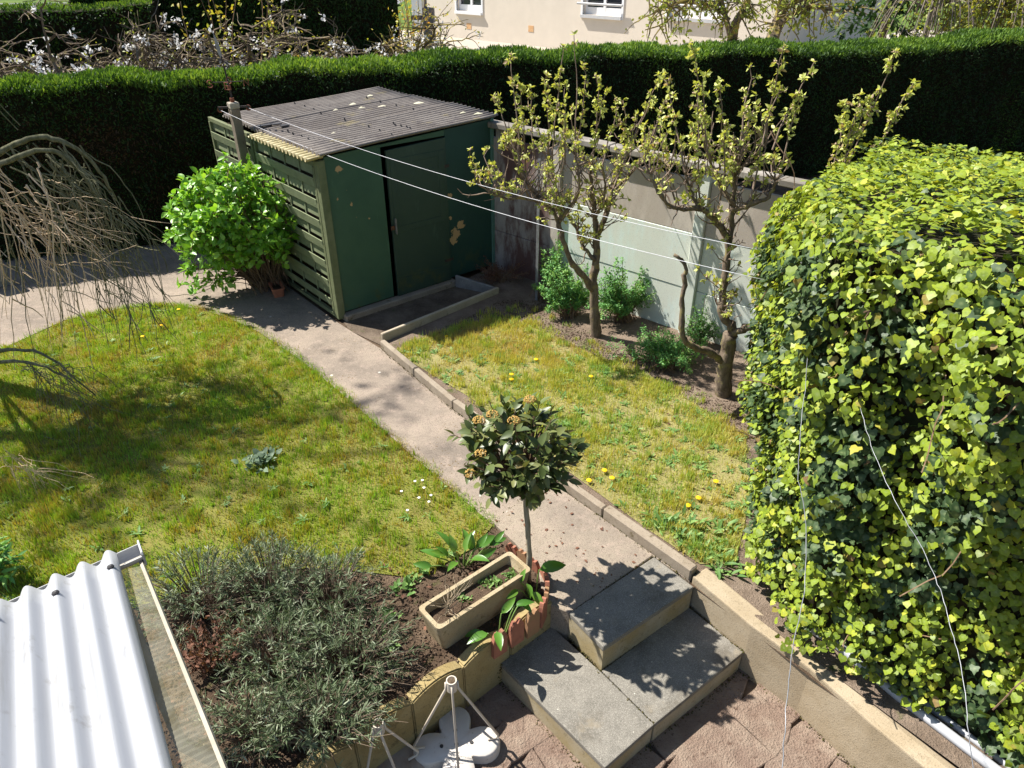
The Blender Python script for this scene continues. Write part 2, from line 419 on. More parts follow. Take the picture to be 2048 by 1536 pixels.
# kerb of upright edging slabs between the path and the dry lawn
kerb = empty('path_kerb', (*KL[1], 0), 'weathered concrete kerb of upright slabs between path and dry lawn', 'kerb')
KP = [KL[0]]
for a, c in zip(KL[:-1], KL[1:]):
    n = max(1, round(np.linalg.norm(c - a) / .95))
    KP += [a + (c - a) * (k + 1) / n for k in range(n)]
KP[-1] = KL[-1] + (.0, .01)
for i, (a, c) in enumerate(zip(KP[:-1], KP[1:])):
    d = (c - a) / np.linalg.norm(c - a); nn = np.array([-d[1], d[0]]); w = .062 + .02 * (i > 3)
    h = .112 + random.uniform(-.008, .008)
    q = [a + d * .006, c - d * .004, c - d * .004 + nn * w, a + d * .006 + nn * w]
    b = B(); b.prism([tuple(p) for p in q], -.1, h); b.build('kerb_slab', M_KERB, kerb, bevel=.01, seg=1)

# low boards in front of the shed
def board(name, a, c, z0, z1, th, label, mat):
    a, c = np.array(a), np.array(c); d = (c - a) / np.linalg.norm(c - a); nn = np.array([-d[1], d[0]])
    b = B(); b.prism([tuple(a), tuple(c), tuple(c + nn * th), tuple(a + nn * th)], z0, z1)
    return tag(b.build(name, mat, bevel=.008), label, 'edging board')
board('edging_board', (-1.505, 7.335), (-.17, 8.705), -.1, [.15, .13, .13, .15], .045, 'long pale concrete edging board standing between dry lawn and shed door', M_BOARD)
board('edging_board', (-.165, 8.76), (-.76, 9.05), -.1, [.10, .17, .17, .10], .04, 'short grey concrete edging board at the shed corner by dry plants', slab_mat('grey_board', (.22, .21, .2), .25))

# ------------------------------------------------------------------ concrete panel fence on the right
def panel_mat(name, a, b, stain, amt):
    g = NG(name); mid = g.noise(2.2, 8, .62, g.mapped((1, 1, .55))); fine = g.noise(120, 3)
    col = g.mix(g.ss(mid, .35, .66), a, b)
    st = g.math('MULTIPLY', g.ss(g.noise(1.5, 9, .72, g.mapped((1.3, 1.3, .45), loc=(3, 1, 0))), .38, .52), amt)
    col = g.mix(st, col, stain); col = g.mix(g.math('MULTIPLY', g.ss(fine, .57, .68), .5), col, tuple(x * .35 for x in a))
    g.bump(fine, .3, .004); return g.done(col, .92, .2)
M_PRAW = panel_mat('stained_bare_concrete', (.36, .32, .29), (.28, .245, .225), (.095, .04, .033), .9)
M_PMINT = panel_mat('faded_mint_paint', (.60, .70, .645), (.66, .73, .675), (.62, .60, .50), .55)
M_PTOP = panel_mat('pinkish_bare_concrete', (.48, .42, .36), (.53, .48, .42), (.30, .25, .205), .4)
M_COPE = panel_mat('lichened_coping', (.36, .33, .29), (.27, .245, .21), (.12, .105, .085), .6)
WA, WB = np.array([-.27, 9.63]), np.array([4.2, 5.70])
wd_ = (WB - WA) / np.linalg.norm(WB - WA); wn = np.array([-wd_[1], wd_[0]])        # wn: away from the garden
fence = empty('concrete_panel_fence', (*WA, 0), 'concrete panel fence painted faded mint, with coping, behind the pear trees', 'fence')
def wbox(name, s0, s1, d0, d1, z0, z1, mat, bev=.006):
    b = B(); q = [WA + wd_ * s0 + wn * d0, WA + wd_ * s1 + wn * d0, WA + wd_ * s1 + wn * d1, WA + wd_ * s0 + wn * d1]
    b.prism([tuple(p) for p in q], z0, z1); return b.build(name, mat, fence, bevel=bev)
posts = [-.06, 1.06, 3.05, 5.04]
for i, s in enumerate(posts[1:3]): wbox('post', s, s + .13, -.045, .10, -.1, 1.93, M_PTOP if i == 0 else M_PMINT)
for i in range(3):
    s0, s1 = posts[i] + (.132 if i else 0), posts[i + 1] - .002
    for k, (z0, z1) in enumerate(((-.1, .60), (.604, 1.26), (1.264, 1.86))):
        wbox('panel', s0, s1, .0 + .006 * ((i + k) % 2), .045, z0, z1, (M_PRAW if i == 0 else (M_PTOP if k == 2 else M_PMINT)))
for i, (s0, s1) in enumerate(((-.06, 1.9), (1.904, 3.9), (3.904, 5.4))): wbox('coping', s0, s1, -.075, .085, 1.985 - .006 * i, 2.06 - .006 * i, M_COPE, .012)
for s in (.1, 1.09, 1.9, 3.08, 4.4): wbox('spacer', s, s + .09, -.02, .06, 1.862, 1.984, M_COPE, 0)
b = B(); q = np.array([.318, 8.485]); b.box((*q, .9), wd_.tolist() + [0], wn.tolist() + [0], Z3, .020, .003, .96); b.box((*(q + wn * .012), .9), wd_.tolist() + [0], wn.tolist() + [0], Z3, .003, .012, .96)
tag(b.build('metal_stake', plain('galvanised_steel', (.32, .33, .34), (.22, .22, .23), 20, .5, .5, metal=.6)), 'thin grey steel stake standing in front of the concrete fence', 'stake')

# dirt bank kerb at the foot of the hedge, far left
b = B(); hk = [(-9.6, 9.05), (-7.63, 9.99), (-6.4, 10.66), (-5.62, 11.0), (-5.0, 11.1), (-4.6, 10.95)]
hk = [np.array(p) for p in hk]
b.prism([tuple(p) for p in hk] + [tuple(p) for p in offs(hk, .12)][::-1], -.05, .17)
tag(b.build('bed_kerb', render_mat('brown_kerb', (.22, .17, .09), (.28, .22, .13), (.1, .08, .04)), bevel=.02, seg=2), 'mossy rounded concrete kerb along the foot of the hedge', 'kerb')
b = B(); c = G(8, 575); b.box((c[0] - .05, c[1], .19), (.8, .6, 0), (-.57, .76, .3), (.18, -.24, .95), .14, .05, .28)
tag(b.build('stone_slab', plain('grey_stone', (.3, .29, .27), (.2, .2, .18), 9, .9, .2, .4), bevel=.02), 'grey stone slab leaning at the path edge behind the willow', 'slab')
# ------------------------------------------------------------------ shed
def shed_paint(name, a, b, blobs, lichen=True):
    g = NG(name); n = g.noise(1.6, 7, .6); f = g.noise(60, 5)
    col = g.mix(g.ss(n, .3, .7), a, b)
    x = g.xyz()
    lo = g.math('MULTIPLY', g.ss(x[2], .55, .05), g.ss(g.noise(5, 6, .7), .47, .65))
    col = g.mix(g.math('MULTIPLY', lo, .8), col, (.085, .085, .02))
    col = g.mix(g.math('MULTIPLY', g.ss(g.noise(7, 6, .7, g.mapped((1, 1, .3))), .58, .75), .35), col, tuple(c * 2.0 + .01 for c in a))
    for (c, r, nz) in blobs:
        col = g.mix(g.blob(*c, r, .12, nz), col, (.40, .26, .125))
    g.bump(f, .15, .004); return g.done(col, .62, .35)
SH0 = S(0, 0)
def SL(a, b, z): return tuple(S(a, b, z) - SH0)          # shed-local point
spk = [((*SL(.2 + .1 * math.sin(i * 2.4) + .04 * i, -.02, 1.62 - .05 * i + .03 * math.cos(i * 5)),), .012 + .006 * (i % 3), .8) for i in range(9)]
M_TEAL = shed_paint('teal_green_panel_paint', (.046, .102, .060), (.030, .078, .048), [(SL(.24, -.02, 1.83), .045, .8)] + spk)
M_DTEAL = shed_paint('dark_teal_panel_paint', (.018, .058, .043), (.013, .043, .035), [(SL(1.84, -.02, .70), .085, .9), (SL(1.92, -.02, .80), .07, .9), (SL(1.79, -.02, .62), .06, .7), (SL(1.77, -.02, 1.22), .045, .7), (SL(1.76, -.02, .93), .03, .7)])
M_DOOR = shed_paint('dark_olive_door_paint', (.034, .060, .040), (.022, .046, .033), [])
M_FENCE = plain('sage_green_fence_stain', (.15, .18, .095), (.20, .225, .125), 5, .75, .3, .25, 40, c3=(.20, .205, .12), c3scale=9)
M_FPOST = plain('pale_green_fence_post', (.15, .165, .085), (.10, .12, .055), 6, .75, .3, .25, 40)
M_WOODIN = plain('dark_shed_boarding', (.05, .035, .022), (.07, .05, .03), 6, .9, .2)
def roof_mat():
    g = NG('weathered_fibre_cement'); n = g.noise(1.7, 8, .68); f = g.noise(85, 4); st = g.noise(6, 6, .7, g.mapped((1, 1, 1)))
    col = g.mix(g.ss(n, .36, .64), (.15, .128, .113), (.225, .198, .175)); col = g.mix(g.ss(st, .52, .7), col, (.115, .098, .095))
    col = g.mix(g.ss(g.noise(3.2, 5, .6, g.mapped((1, 1, 1), loc=(5, 2, 0))), .60, .72), col, (.25, .21, .13))
    col = g.mix(g.math('MULTIPLY', g.ss(f, .55, .7), .5), col, (.36, .34, .31))
    g.bump(f, .4, .005); return g.done(col, .9, .2)
M_ROOF = roof_mat()
M_CREAM = plain('cream_plastic_corrugated', (.50, .43, .24), (.40, .33, .16), 6, .6, .35, c3=(.24, .2, .09), c3scale=14)
M_BOLT = plain('dark_bolt_cap', (.02, .02, .022), (.04, .035, .035), 20, .6, .4)
M_LICH = plain('pale_lichen', (.52, .49, .36), (.42, .40, .30), 40, .95, .1, .4)

shed = empty('garden_shed', SH0, 'dark green garden shed with corrugated grey roof and woven fence side', 'shed')
def sbox(name, a0, a1, b0, b1, z0, z1, mat, parent=shed, bev=0.0):
    """box in shed axes; z1 may be a pair (left, right) to follow the roof"""
    zl, zr = (z1 if hasattr(z1, '__len__') else (z1, z1))
    b = B(); q = [S(a0, b0)[:2], S(a1, b0)[:2], S(a1, b1)[:2], S(a0, b1)[:2]]
    b.prism([tuple(p) for p in q], z0, [zl, zr, zr, zl]); return b.build(name, mat, parent, bevel=bev)
def zr(a): return 1.985 + .10 * a / 2.45                 # underside of the roof along the front
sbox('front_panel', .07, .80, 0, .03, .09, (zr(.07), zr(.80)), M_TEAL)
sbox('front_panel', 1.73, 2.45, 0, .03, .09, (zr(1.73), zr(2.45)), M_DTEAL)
sbox('lintel', .802, 1.728, .002, .03, 1.985, (zr(.802) - .003, zr(1.728) - .003), M_TEAL)
door = sbox('door', .862, 1.722, -.018, .02, .075, (1.94, 1.968), M_DOOR, bev=.004)
for z0, z1, t in ((.07, .31, .006), (.90, 1.0, .005)): sbox('door_rail', .885, 1.70, -.018 - t, -.019, z0 + .02, z1, M_DOOR, door, .003)
for a0, a1 in ((.90, .97), (1.60, 1.69)): sbox('door_stile', a0, a1, -.0245, -.0185, 1.0, 1.83, M_DOOR, door, .003)
sbox('door_rail', .97, 1.60, -.0242, -.0185, 1.76, 1.83, M_DOOR, door, .003)
for hz_ in (.35, 1.6): sbox('hinge', 1.62, 1.76, -.024, -.0195, hz_, hz_ + .035, plain('iron_hinge', (.03, .03, .028), (.08, .045, .03), 20, .7, .3), door)
sbox('handle', .89, .905, -.06, -.026, .92, 1.12, plain('dull_handle', (.12, .12, .11), (.2, .19, .17), 20, .5, .4), door, .004)
sbox('latch', .83, .90, -.035, -.026, .98, 1.03, plain('rusty_latch', (.12, .05, .025), (.07, .03, .02), 30, .7, .3), door)
sbox('corner_post', -.03, .066, -.03, .06, .02, 1.965, M_FPOST, bev=.006)
sbox('corner_strip', 2.452, 2.50, -.02, .05, .02, 2.115, plain('pale_teal_trim', (.10, .20, .165), (.07, .15, .12), 6), bev=.003)
sbox('sill', .04, 1.76, -.10, .03, -.02, .072, M_KERB, bev=.012)
sbox('side_wall', 2.42, 2.448, .052, 2.55, 0, 2.07, M_WOODIN)
sbox('back_wall', .0, 2.44, 2.552, 2.58, 0, (1.96, 2.06), M_WOODIN)
sbox('partition', .075, .10, .07, 2.55, 0, 1.90, M_WOODIN)

# woven fence panels along the left side: every slat a piece
fr = []
def slat_mesh(L):
    b = B(); b.box((0, 0, 0), (1, 0, 0), (0, 1, 0), (0, 0, 1), L / 2, .006, .056)
    o = b.build('slat', M_FENCE, bevel=.003); me = o.data; bpy.data.objects.remove(o); return me
def fence_panel(b0, b1, z0, z1, label):
    f = mk('fence_panel', [(0, 0, 0)], [], None, shed); bpy.data.objects.remove(f)
    L = b1 - b0 - .09
    rail = sbox('fence_rail', -.030, .018, b0, b1, z1 - .055, z1, M_FPOST, bev=.004); rail['label'] = label
    sbox('fence_rail', -.030, .018, b0, b1, z0, z0 + .05, M_FPOST, bev=.004)
    sbox('fence_post', -.034, .03, b0, b0 + .05, z0 + .051, z1 - .056, M_FPOST, bev=.004)
    sbox('fence_post', -.034, .03, b1 - .05, b1, z0 + .051, z1 - .056, M_FPOST, bev=.004)
    me = slat_mesh(L); n = int((z1 - z0 - .12) / .124); k = 0
    rot = Matrix(((VS[0], US[0], 0, 0), (VS[1], US[1], 0, 0), (0, 0, 1, 0), (0, 0, 0, 1)))
    for i in range(n):
        z = z1 - .055 - .062 - i * .124
        proud = i % 2 == 1
        p = S(-.030 if proud else .008, (b0 + b1) / 2, z)
        M = Matrix.Translation(p) @ rot @ Matrix.Rotation(R(random.uniform(-1, 1) + (10 if proud else -2)), 4, 'X')
        inst('slat', me, M, shed)
    nb = max(2, round(L / .40))
    for j in range(1, nb):
        bb = b0 + .045 + L * j / nb
        sbox('batten', -.012, -.001, bb - .014, bb + .014, z0 + .06, z1 - .06, M_FENCE)
fence_panel(.06, 1.70, .03, 1.945, 'sage green top rail of the woven panel by the front corner')
fence_panel(1.76, 3.20, .03, 1.955, 'sage green top rail of the far woven panel')

# corrugated roofing
def corr(a0, a1, b0, b1, zfun, pitch, amp, th, name, mat, parent, na=6, phase=0.0, axis='a', jag=0.0):
    """sheet in shed axes; waves run along a (ridges parallel to a) and repeat along b"""
    nb = int((b1 - b0) / pitch * 8); V = []; F = []
    bs = np.linspace(b0, b1, nb + 1); as_ = np.linspace(a0, a1, na + 1)
    for side in (1, 0):
        for i, a in enumerate(as_):
            for bb in bs:
                z = zfun(a, bb) + amp * math.sin(2 * math.pi * bb / pitch + phase) + side * th
                V.append(S(a, bb, z))
    n1 = (nb + 1); lay = n1 * (na + 1)
    for i in range(na):
        for j in range(nb):
            F.append((i * n1 + j, (i + 1) * n1 + j, (i + 1) * n1 + j + 1, i * n1 + j + 1))
            F.append(tuple(lay + q for q in (i * n1 + j, i * n1 + j + 1, (i + 1) * n1 + j + 1, (i + 1) * n1 + j)))
    for j in range(nb): F.append((j, j + 1, lay + j + 1, lay + j)); q = na * n1; F.append((q + j + 1, q + j, lay + q + j, lay + q + j + 1))
    for i in range(na): F.append(((i + 1) * n1, i * n1, lay + i * n1, lay + (i + 1) * n1)); q = nb; F.append((i * n1 + q, (i + 1) * n1 + q, lay + (i + 1) * n1 + q, lay + i * n1 + q))
    return mk(name, V, F, mat, parent, smooth=True)
roofz = lambda a, bb: 2.022 + .041 * a + .0 * bb
PT = .094
for (b0, b1, dz, a0, a1) in ((-.09, .90, .010, -.015, 2.52), (.845, 1.83, .0, .0, 2.50), (1.78, 2.72, .009, .01, 2.44)):
    corr(a0, a1, b0, b1, lambda a, bb, dz=dz: roofz(a, bb) + dz + .006 * math.sin(a * 2.1 + bb * 3), PT, .023, .008, 'roof_sheet', M_ROOF, shed, 10)
corr(-.16, .05, -.085, 1.50, lambda a, bb: roofz(a, bb) - .012 + .02 * a, PT, .023, .004, 'eave_strip', M_CREAM, shed, 3)
bl = B()
dome_v = [(0.012 * math.cos(t), 0.012 * math.sin(t), -.012) for t in np.arange(6) * math.pi / 3] + [(0.008 * math.cos(t), .008 * math.sin(t), .010) for t in np.arange(6) * math.pi / 3] + [(0, 0, .014)]
dome_f = [(i, (i + 1) % 6, 6 + (i + 1) % 6, 6 + i) for i in range(6)] + [(6 + i, 6 + (i + 1) % 6, 12) for i in range(6)]
o = mk('bolt', dome_v, dome_f, M_BOLT); bolt_me = o.data; bpy.data.objects.remove(o)
for a, bsx in ((.20, np.arange(0.05, 1.5, PT * 2)), (.98, np.arange(-.0, 2.6, PT * 3)), (1.30, np.arange(.08, .5, PT)), (1.9, np.arange(1.0, 2.4, PT * 4))):
    for bb in bsx:
        bb = round((bb / PT - .25)) * PT + .25 * PT
        if random.random() < .25: continue
        inst('bolt', bolt_me, Matrix.Translation(S(a + random.uniform(-.03, .03), bb, roofz(a, bb) + .044)), shed)
for a, bb, r in ((2.35, .12, .07), (2.25, .30, .05), (2.2, 1.25, .09), (1.75, 1.45, .07), (1.5, 1.6, .06), (1.55, 1.9, .07), (1.2, 1.75, .045), (2.0, 2.2, .06), (.55, .62, .035)):
    V = [S(a, bb, roofz(a, bb) + .048)]; n = 11
    for k in range(n):
        t = k * 2 * math.pi / n; rr = r * random.uniform(.6, 1.15); V.append(S(a + rr * 1.1 * math.cos(t), bb + rr * .55 * math.sin(t), roofz(a, bb) + .030))
    mk('lichen_patch', V, [(0, 1 + k, 1 + (k + 1) % n) for k in range(n)], M_LICH, shed, smooth=True)
# thin dark boxes stand in for the weather vane's shadow on the roof
b = B()
for a, bb, w in ((.12, 1.62, .09), (.30, 1.42, .05), (.26, 1.58, .06)): b.box(S(a, bb, roofz(a, bb) + .042), U3, V3, Z3, w, .035, .006)
tag(b.build('vane_shadow_patch', M_BOLT), 'dark patches standing in for the weather vane shadow on the shed roof', 'tile')

# ------------------------------------------------------------------ concrete pole, weather vane, washing line
M_POLE = render_mat('brown_concrete_pole', (.17, .135, .10), (.22, .18, .14), (.10, .075, .05))
M_IRON = plain('rusted_iron', (.03, .028, .028), (.06, .04, .03), 18, .65, .4, metal=.4, c3=(.16, .06, .03), c3scale=22, c3t=(.62, .72))
M_RUST = plain('orange_rust', (.24, .09, .05), (.14, .05, .03), 30, .8, .2)
PB = np.array([-3.47, 9.36, 0])
pole = empty('washing_line_pole', PB, 'square brown concrete washing line pole rising beside the shed fence', 'pole')
b = B(); b.prism([tuple(PB[:2] + .055 * (sx * US + sy * VS)) for sx, sy in ((-1, -1), (1, -1), (1, 1), (-1, 1))], 0, 2.26); b.build('shaft', M_POLE, pole, bevel=.01)
b = B(); b.prism([tuple(PB[:2] + .06 * (sx * US + sy * VS)) for sx, sy in ((-1, -1), (1, -1), (1, 1), (-1, 1))], 2.2605, 2.335); b.build('cap', plain('grey_concrete_cap', (.34, .31, .25), (.26, .22, .17), 20, .9, .2, .4), pole, bevel=.01)
b = B(); b.box(PB + (0, 0, 2.275), (1, .25, 0), (-.25, 1, 0), Z3, .18, .01, .012); cross = b.build('cross_arm', M_IRON, pole)
armL, armR = PB + (-.165, -.04, 2.25), PB + (.165, .04, 2.26)
for a in (armL, armR):
    b = B(); t = np.linspace(0, 2 * math.pi, 10); b.tube([a + (0.026 * math.cos(x), .01, .03 * math.sin(x)) for x in t], .009, 5); b.build('line_pulley', M_RUST, pole)
vane = empty('weather_vane', PB + (0, 0, 2.335), 'rusty iron weather vane with compass letters on the concrete pole', 'weather vane')
T = PB + (0, 0, 2.335)
b = B(); b.tube([T, T + (-.015, 0, .30), T + (-.03, 0, .52)], [.014, .011, .008], 6); b.build('mast', M_IRON, vane)
b = B(); b.tube([T + (0, 0, 0), T + (-.004, 0, .05)], .026, 8); b.tube([T + (-.006, 0, .14), T + (-.008, 0, .19)], .02, 8); b.build('collar', M_RUST, vane)
ca = T + (-.012, 0, .235); e1 = np.array([.96, .28, 0]); e2 = np.array([-.28, .96, 0])
b = B(); b.tube([ca - .18 * e1, ca + .18 * e1], .006, 5); b.tube([ca - .18 * e2, ca + .18 * e2], .006, 5); b.build('compass_arms', M_IRON, vane)
GL = {'N': [[(0, 0), (0, 1), (.7, 0), (.7, 1)]], 'S': [[(.7, .85), (.5, 1), (.15, 1), (0, .75), (.15, .55), (.55, .45), (.7, .25), (.55, 0), (.15, 0), (0, .15)]],
      'E': [[(.6, 1), (0, 1), (0, 0), (.6, 0)], [(0, .5), (.5, .5)]], 'O': [[(.35, 1), (.05, .8), (.0, .5), (.05, .2), (.35, 0), (.65, .2), (.7, .5), (.65, .8), (.35, 1)]]}
for ch, c in (('N', ca + .21 * e1), ('S', ca - .21 * e1), ('E', ca - .21 * e2), ('O', ca + .21 * e2)):
    b = B()
    for st in GL[ch]: b.tube([c + ((x - .35) * .08) * e1 + np.array([0, 0, (y - .7) * .08]) for x, y in st], .0065, 4)
    b.build('compass_letter', M_RUST, vane)
tp = T + (-.03, 0, .47)
b = B(); b.tube([tp - .09 * e1, tp + .09 * e1], .005, 5); b.build('pointer', M_IRON, vane)
b = B(); prof = [(0, .0), (.018, .08), (.022, .16), (.012, .25), (0, .30), (-.012, .25), (-.022, .16), (-.018, .08)]
n = len(prof); b.add([tp + x * e1 + (-.04 * y / .3, .004 * s, y) for s in (-1, 1) for x, y in prof], [tuple(range(n)), tuple(range(2 * n - 1, n - 1, -1))] + [(i, (i + 1) % n, n + (i + 1) % n, n + i) for i in range(n)])
b.build('vane_blade', plain('grey_vane_metal', (.3, .3, .3), (.2, .2, .2), 12, .5, .4, metal=.5), vane)

M_WIRE = plain('white_plastic_wire', (.62, .62, .64), (.5, .5, .53), 10, .45, .5)
def wire(name, pts, r, sag, label, mat=M_WIRE, n=28):
    a, c = np.array(pts[0], float), np.array(pts[1], float); t = np.linspace(0, 1, n)[:, None]
    P = a + (c - a) * t; P[:, 2] -= (4 * sag * t * (1 - t))[:, 0]
    b = B(); b.tube(P, r, 5); return tag(b.build(name, mat, smooth=True), label, 'wire')
wire('washing_line', (armL, AY(1530, 560, 4.75)), .0025, .16, 'lower of the two white washing lines from pole to ivy')
wire('washing_line', (armR, AY(1535, 503, 5.1)), .0025, .13, 'upper of the two white washing lines from pole to ivy')
M_GWIRE = plain('grey_steel_wire', (.26, .27, .29), (.2, .21, .22), 10, .4, .5, metal=.4)
def hang(name, px, r, label):
    P = smooth_path([AY(x, y, Y) for x, y, Y in px], 6); P += rng.normal(size=P.shape) * .002
    b = B(); b.tube(P, r, 5); return tag(b.build(name, M_GWIRE, smooth=True), label, 'wire')
hang('slack_wire', [(1618, 640, 3.75), (1612, 760, 3.3), (1600, 880, 2.95), (1598, 960, 2.7), (1612, 1050, 2.4), (1608, 1180, 2.1), (1585, 1300, 1.85), (1572, 1420, 1.6), (1566, 1560, 1.4)], .0019, 'slack grey wire hanging straight in front of the ivy')
hang('slack_wire', [(1722, 815, 3.1), (1742, 890, 2.9), (1790, 1000, 2.6), (1845, 1100, 2.3), (1880, 1180, 2.1), (1900, 1250, 1.95), (1922, 1330, 1.8), (1935, 1450, 1.6), (1950, 1560, 1.45)], .0019, 'slanting slack grey wire across the right part of the ivy')

# ------------------------------------------------------------------ white lean-to roof, bottom left
M_WHITE = NG('white_pvc_sheet')
mp_ = M_WHITE.node('ShaderNodeMapping', vector_type='TEXTURE'); mp_.inputs['Rotation'].default_value = (0, 0, math.atan2(-.825, .565)); mp_.inputs['Scale'].default_value = (2.2, .09, 1); M_WHITE.l.new(M_WHITE.coord(), mp_.inputs['Vector'])
M_WHITE = M_WHITE.done(M_WHITE.mix(M_WHITE.math('MULTIPLY', M_WHITE.ss(M_WHITE.noise(2.2, 7, .7, mp_.outputs['Vector']), .52, .72), .45), M_WHITE.mix(M_WHITE.math('MULTIPLY', M_WHITE.ss(M_WHITE.noise(9, 7, .7, M_WHITE.mapped((1, 1, 1))), .55, .75), .5), (.36, .37, .39), (.15, .13, .10)), M_WHITE.mix(M_WHITE.math('MULTIPLY', M_WHITE.ss(M_WHITE.attr(), .5, .0), M_WHITE.ss(M_WHITE.noise(5, 7, .7), .35, .65)), (.22, .21, .18), (.09, .085, .065))), .42, .45)
M_WPVC = plain('white_gutter_pvc', (.42, .42, .42), (.35, .35, .35), 8, .4, .45)
M_OFFW = plain('cream_trim', (.36, .33, .27), (.28, .25, .19), 9, .6, .35)
gz = 1.42
RC = G(236, 1118, gz)                                  # far right corner of the sheet
gd = np.array([-US[0], -US[1], 0]); rd = np.array([.565, -.825, 0])  # along gutter; up the slope towards the house
rd /= np.linalg.norm(rd); rise = .17
leanto = empty('lean_to_roof', (RC[0], RC[1], -.45), 'white corrugated plastic lean-to roof with gutter over the terrace', 'roof')
pw, am, n1, nl = .118, .033, 190, 14
V = []; Ls = 2.1
for side in (1, 0):
    for i in range(nl + 1):
        for j in range(n1 + 1):
            w = 1.75 * j / n1; t = Ls * i / nl - .07
            z = gz + rise * t + am * math.cos(2 * math.pi * (w - .035) / pw) + side * .003
            V.append(RC + gd * w + rd * t + np.array([0, 0, z - gz]))
F = []; q1 = n1 + 1; lay = q1 * (nl + 1)
for i in range(nl):
    for j in range(n1):
        F.append((i * q1 + j, i * q1 + j + 1, (i + 1) * q1 + j + 1, (i + 1) * q1 + j)); F.append(tuple(lay + k for k in (i * q1 + j, (i + 1) * q1 + j, (i + 1) * q1 + j + 1, i * q1 + j + 1)))
for j in range(n1): F.append((j, lay + j, lay + j + 1, j + 1))
for i in range(nl): F.append((i * q1, (i + 1) * q1, lay + (i + 1) * q1, lay + i * q1))
mk('corrugated_sheet', V, F, M_WHITE, leanto, smooth=True, tint=[.5 + .5 * math.cos(2 * math.pi * (1.75 * (i % q1) / n1 - .035) / pw) for i in range(len(V))])
# gutter
b = B(); gp = RC - rd * .055 + np.array([0, 0, -.05]); k = 12; V = []; F = []
for i, w in enumerate((-.10, 1.9)):
    for rr in (.055, .051):
        for a in range(k + 1): t = math.pi * a / k; V.append(gp + gd * w + rd * (-rr * math.cos(t)) + np.array([0, 0, -rr * math.sin(t)]))
kk = k + 1
for a in range(k): F += [(a, a + 1, 2 * kk + a + 1, 2 * kk + a), (kk + a + 1, kk + a, 3 * kk + a, 3 * kk + a + 1), (a + 1, a, kk + a, kk + a + 1)]
F += [(0, 2 * kk, 3 * kk, kk), (k, kk + k, 3 * kk + k, 2 * kk + k)]
b.add(V, F); cap = [gp + gd * -.098 + rd * (-.05 * math.cos(math.pi * a / k)) + np.array([0, 0, -.05 * math.sin(math.pi * a / k)]) for a in range(kk)]
b.add(cap, [tuple(range(kk))]); b.build('gutter', M_WPVC, leanto)
b = B(); b.box(gp + gd * -.105 + np.array([0, 0, -.02]), gd, rd, Z3, .006, .062, .045); b.build('gutter_end', M_WPVC, leanto, bevel=.01)
o = mk('b', [(.017 * math.cos(t) * s, .017 * math.sin(t) * s, h) for s, h in ((1, 0), (.85, .006), (.4, .011)) for t in np.arange(10) * math.pi / 5], [(i + 10 * r, (i + 1) % 10 + 10 * r, (i + 1) % 10 + 10 * (r + 1), i + 10 * (r + 1)) for r in (0, 1) for i in range(10)] + [tuple(range(20, 30))], M_BOLT)
rb = o.data; bpy.data.objects.remove(o)
for w, t in ((.035, .10), (.035 + 2 * pw, .11), (.035 + 4 * pw, .10)):
    inst('roof_bolt', rb, Matrix.Translation(RC + gd * w + rd * t + np.array([0, 0, rise * t + am + .004])), leanto)
# translucent ribbed strip beside the white sheet
def poly_mat():
    g = NG('aged_polycarbonate'); x = g.noise(7, 6, .7)
    g.p.inputs['Transmission Weight'].default_value = .0
    col = g.mix(g.ss(x, .4, .7), (.40, .38, .29), (.22, .19, .11)); m = g.done(col, .35, .5)
    tr = g.node('ShaderNodeBsdfTransparent'); tr.inputs['Color'].default_value = (.86, .84, .74, 1)
    mx = g.node('ShaderNodeMixShader'); mx.inputs[0].default_value = .66
    g.l.new(g.p.outputs[0], mx.inputs[1]); g.l.new(tr.outputs[0], mx.inputs[2]); g.l.new(mx.outputs[0], g.out.inputs['Surface']); return m
M_POLY = poly_mat()
V = []; F = []; nr = 120
for i in range(nr + 1):
    t = 1.9 * i / nr; h = gz + rise * t - .065 + .004 * (i % 2)
    wd0 = .02; wd1 = -.085 - .035 * t
    V += [RC + gd * wd0 + rd * (t - .02) + np.array([0, 0, h - gz]), RC + gd * wd1 + rd * (t - .02) + np.array([0, 0, h - gz - .03])]
    if i: F.append((2 * i - 2, 2 * i - 1, 2 * i + 1, 2 * i))
mk('ribbed_strip', V, F, M_POLY, leanto)
b = B(); b.tube([RC + gd * (-.088 - .035 * t) + rd * (t - .03) + np.array([0, 0, rise * t - .09]) for t in (0, .6, 1.2, 1.9)], .011, 4); b.build('edge_trim', M_OFFW, leanto)
b = B(); b.box(RC + gd * -.02 + rd * -.025 + np.array([0, 0, -.075]), gd, rd, Z3, .075, .01, .008); b.build('edge_trim', M_OFFW, leanto)
# posts and floor-side wall that carry it (mostly out of sight below)
b = B(); pp = RC + gd * .05 + rd * .05; b.box((pp[0], pp[1], (gz - .14 - .45) / 2), gd, rd, Z3, .03, .03, (gz - .14 + .45) / 2); b.build('post', M_OFFW, leanto)

# grey gutter length lying along the top of the low wall
b = B(); q = [np.array((*p, z)) for p, z in zip(offs(SW, .27), (0, .075, .07, .065, .06, .06))][1:]
q[0] = q[0] + np.array([.12, -.16, .0]); b.tube(q, .032, 8); b.tube([p + np.array([.075, .05, -.01]) for p in q], .022, 8)
tag(b.build('plastic_pipe', plain('grey_pvc_pipe', (.40, .41, .43), (.32, .33, .35), 5, .4, .4), smooth=True), 'pair of grey plastic pipes lying along the low wall under the ivy', 'pipe')
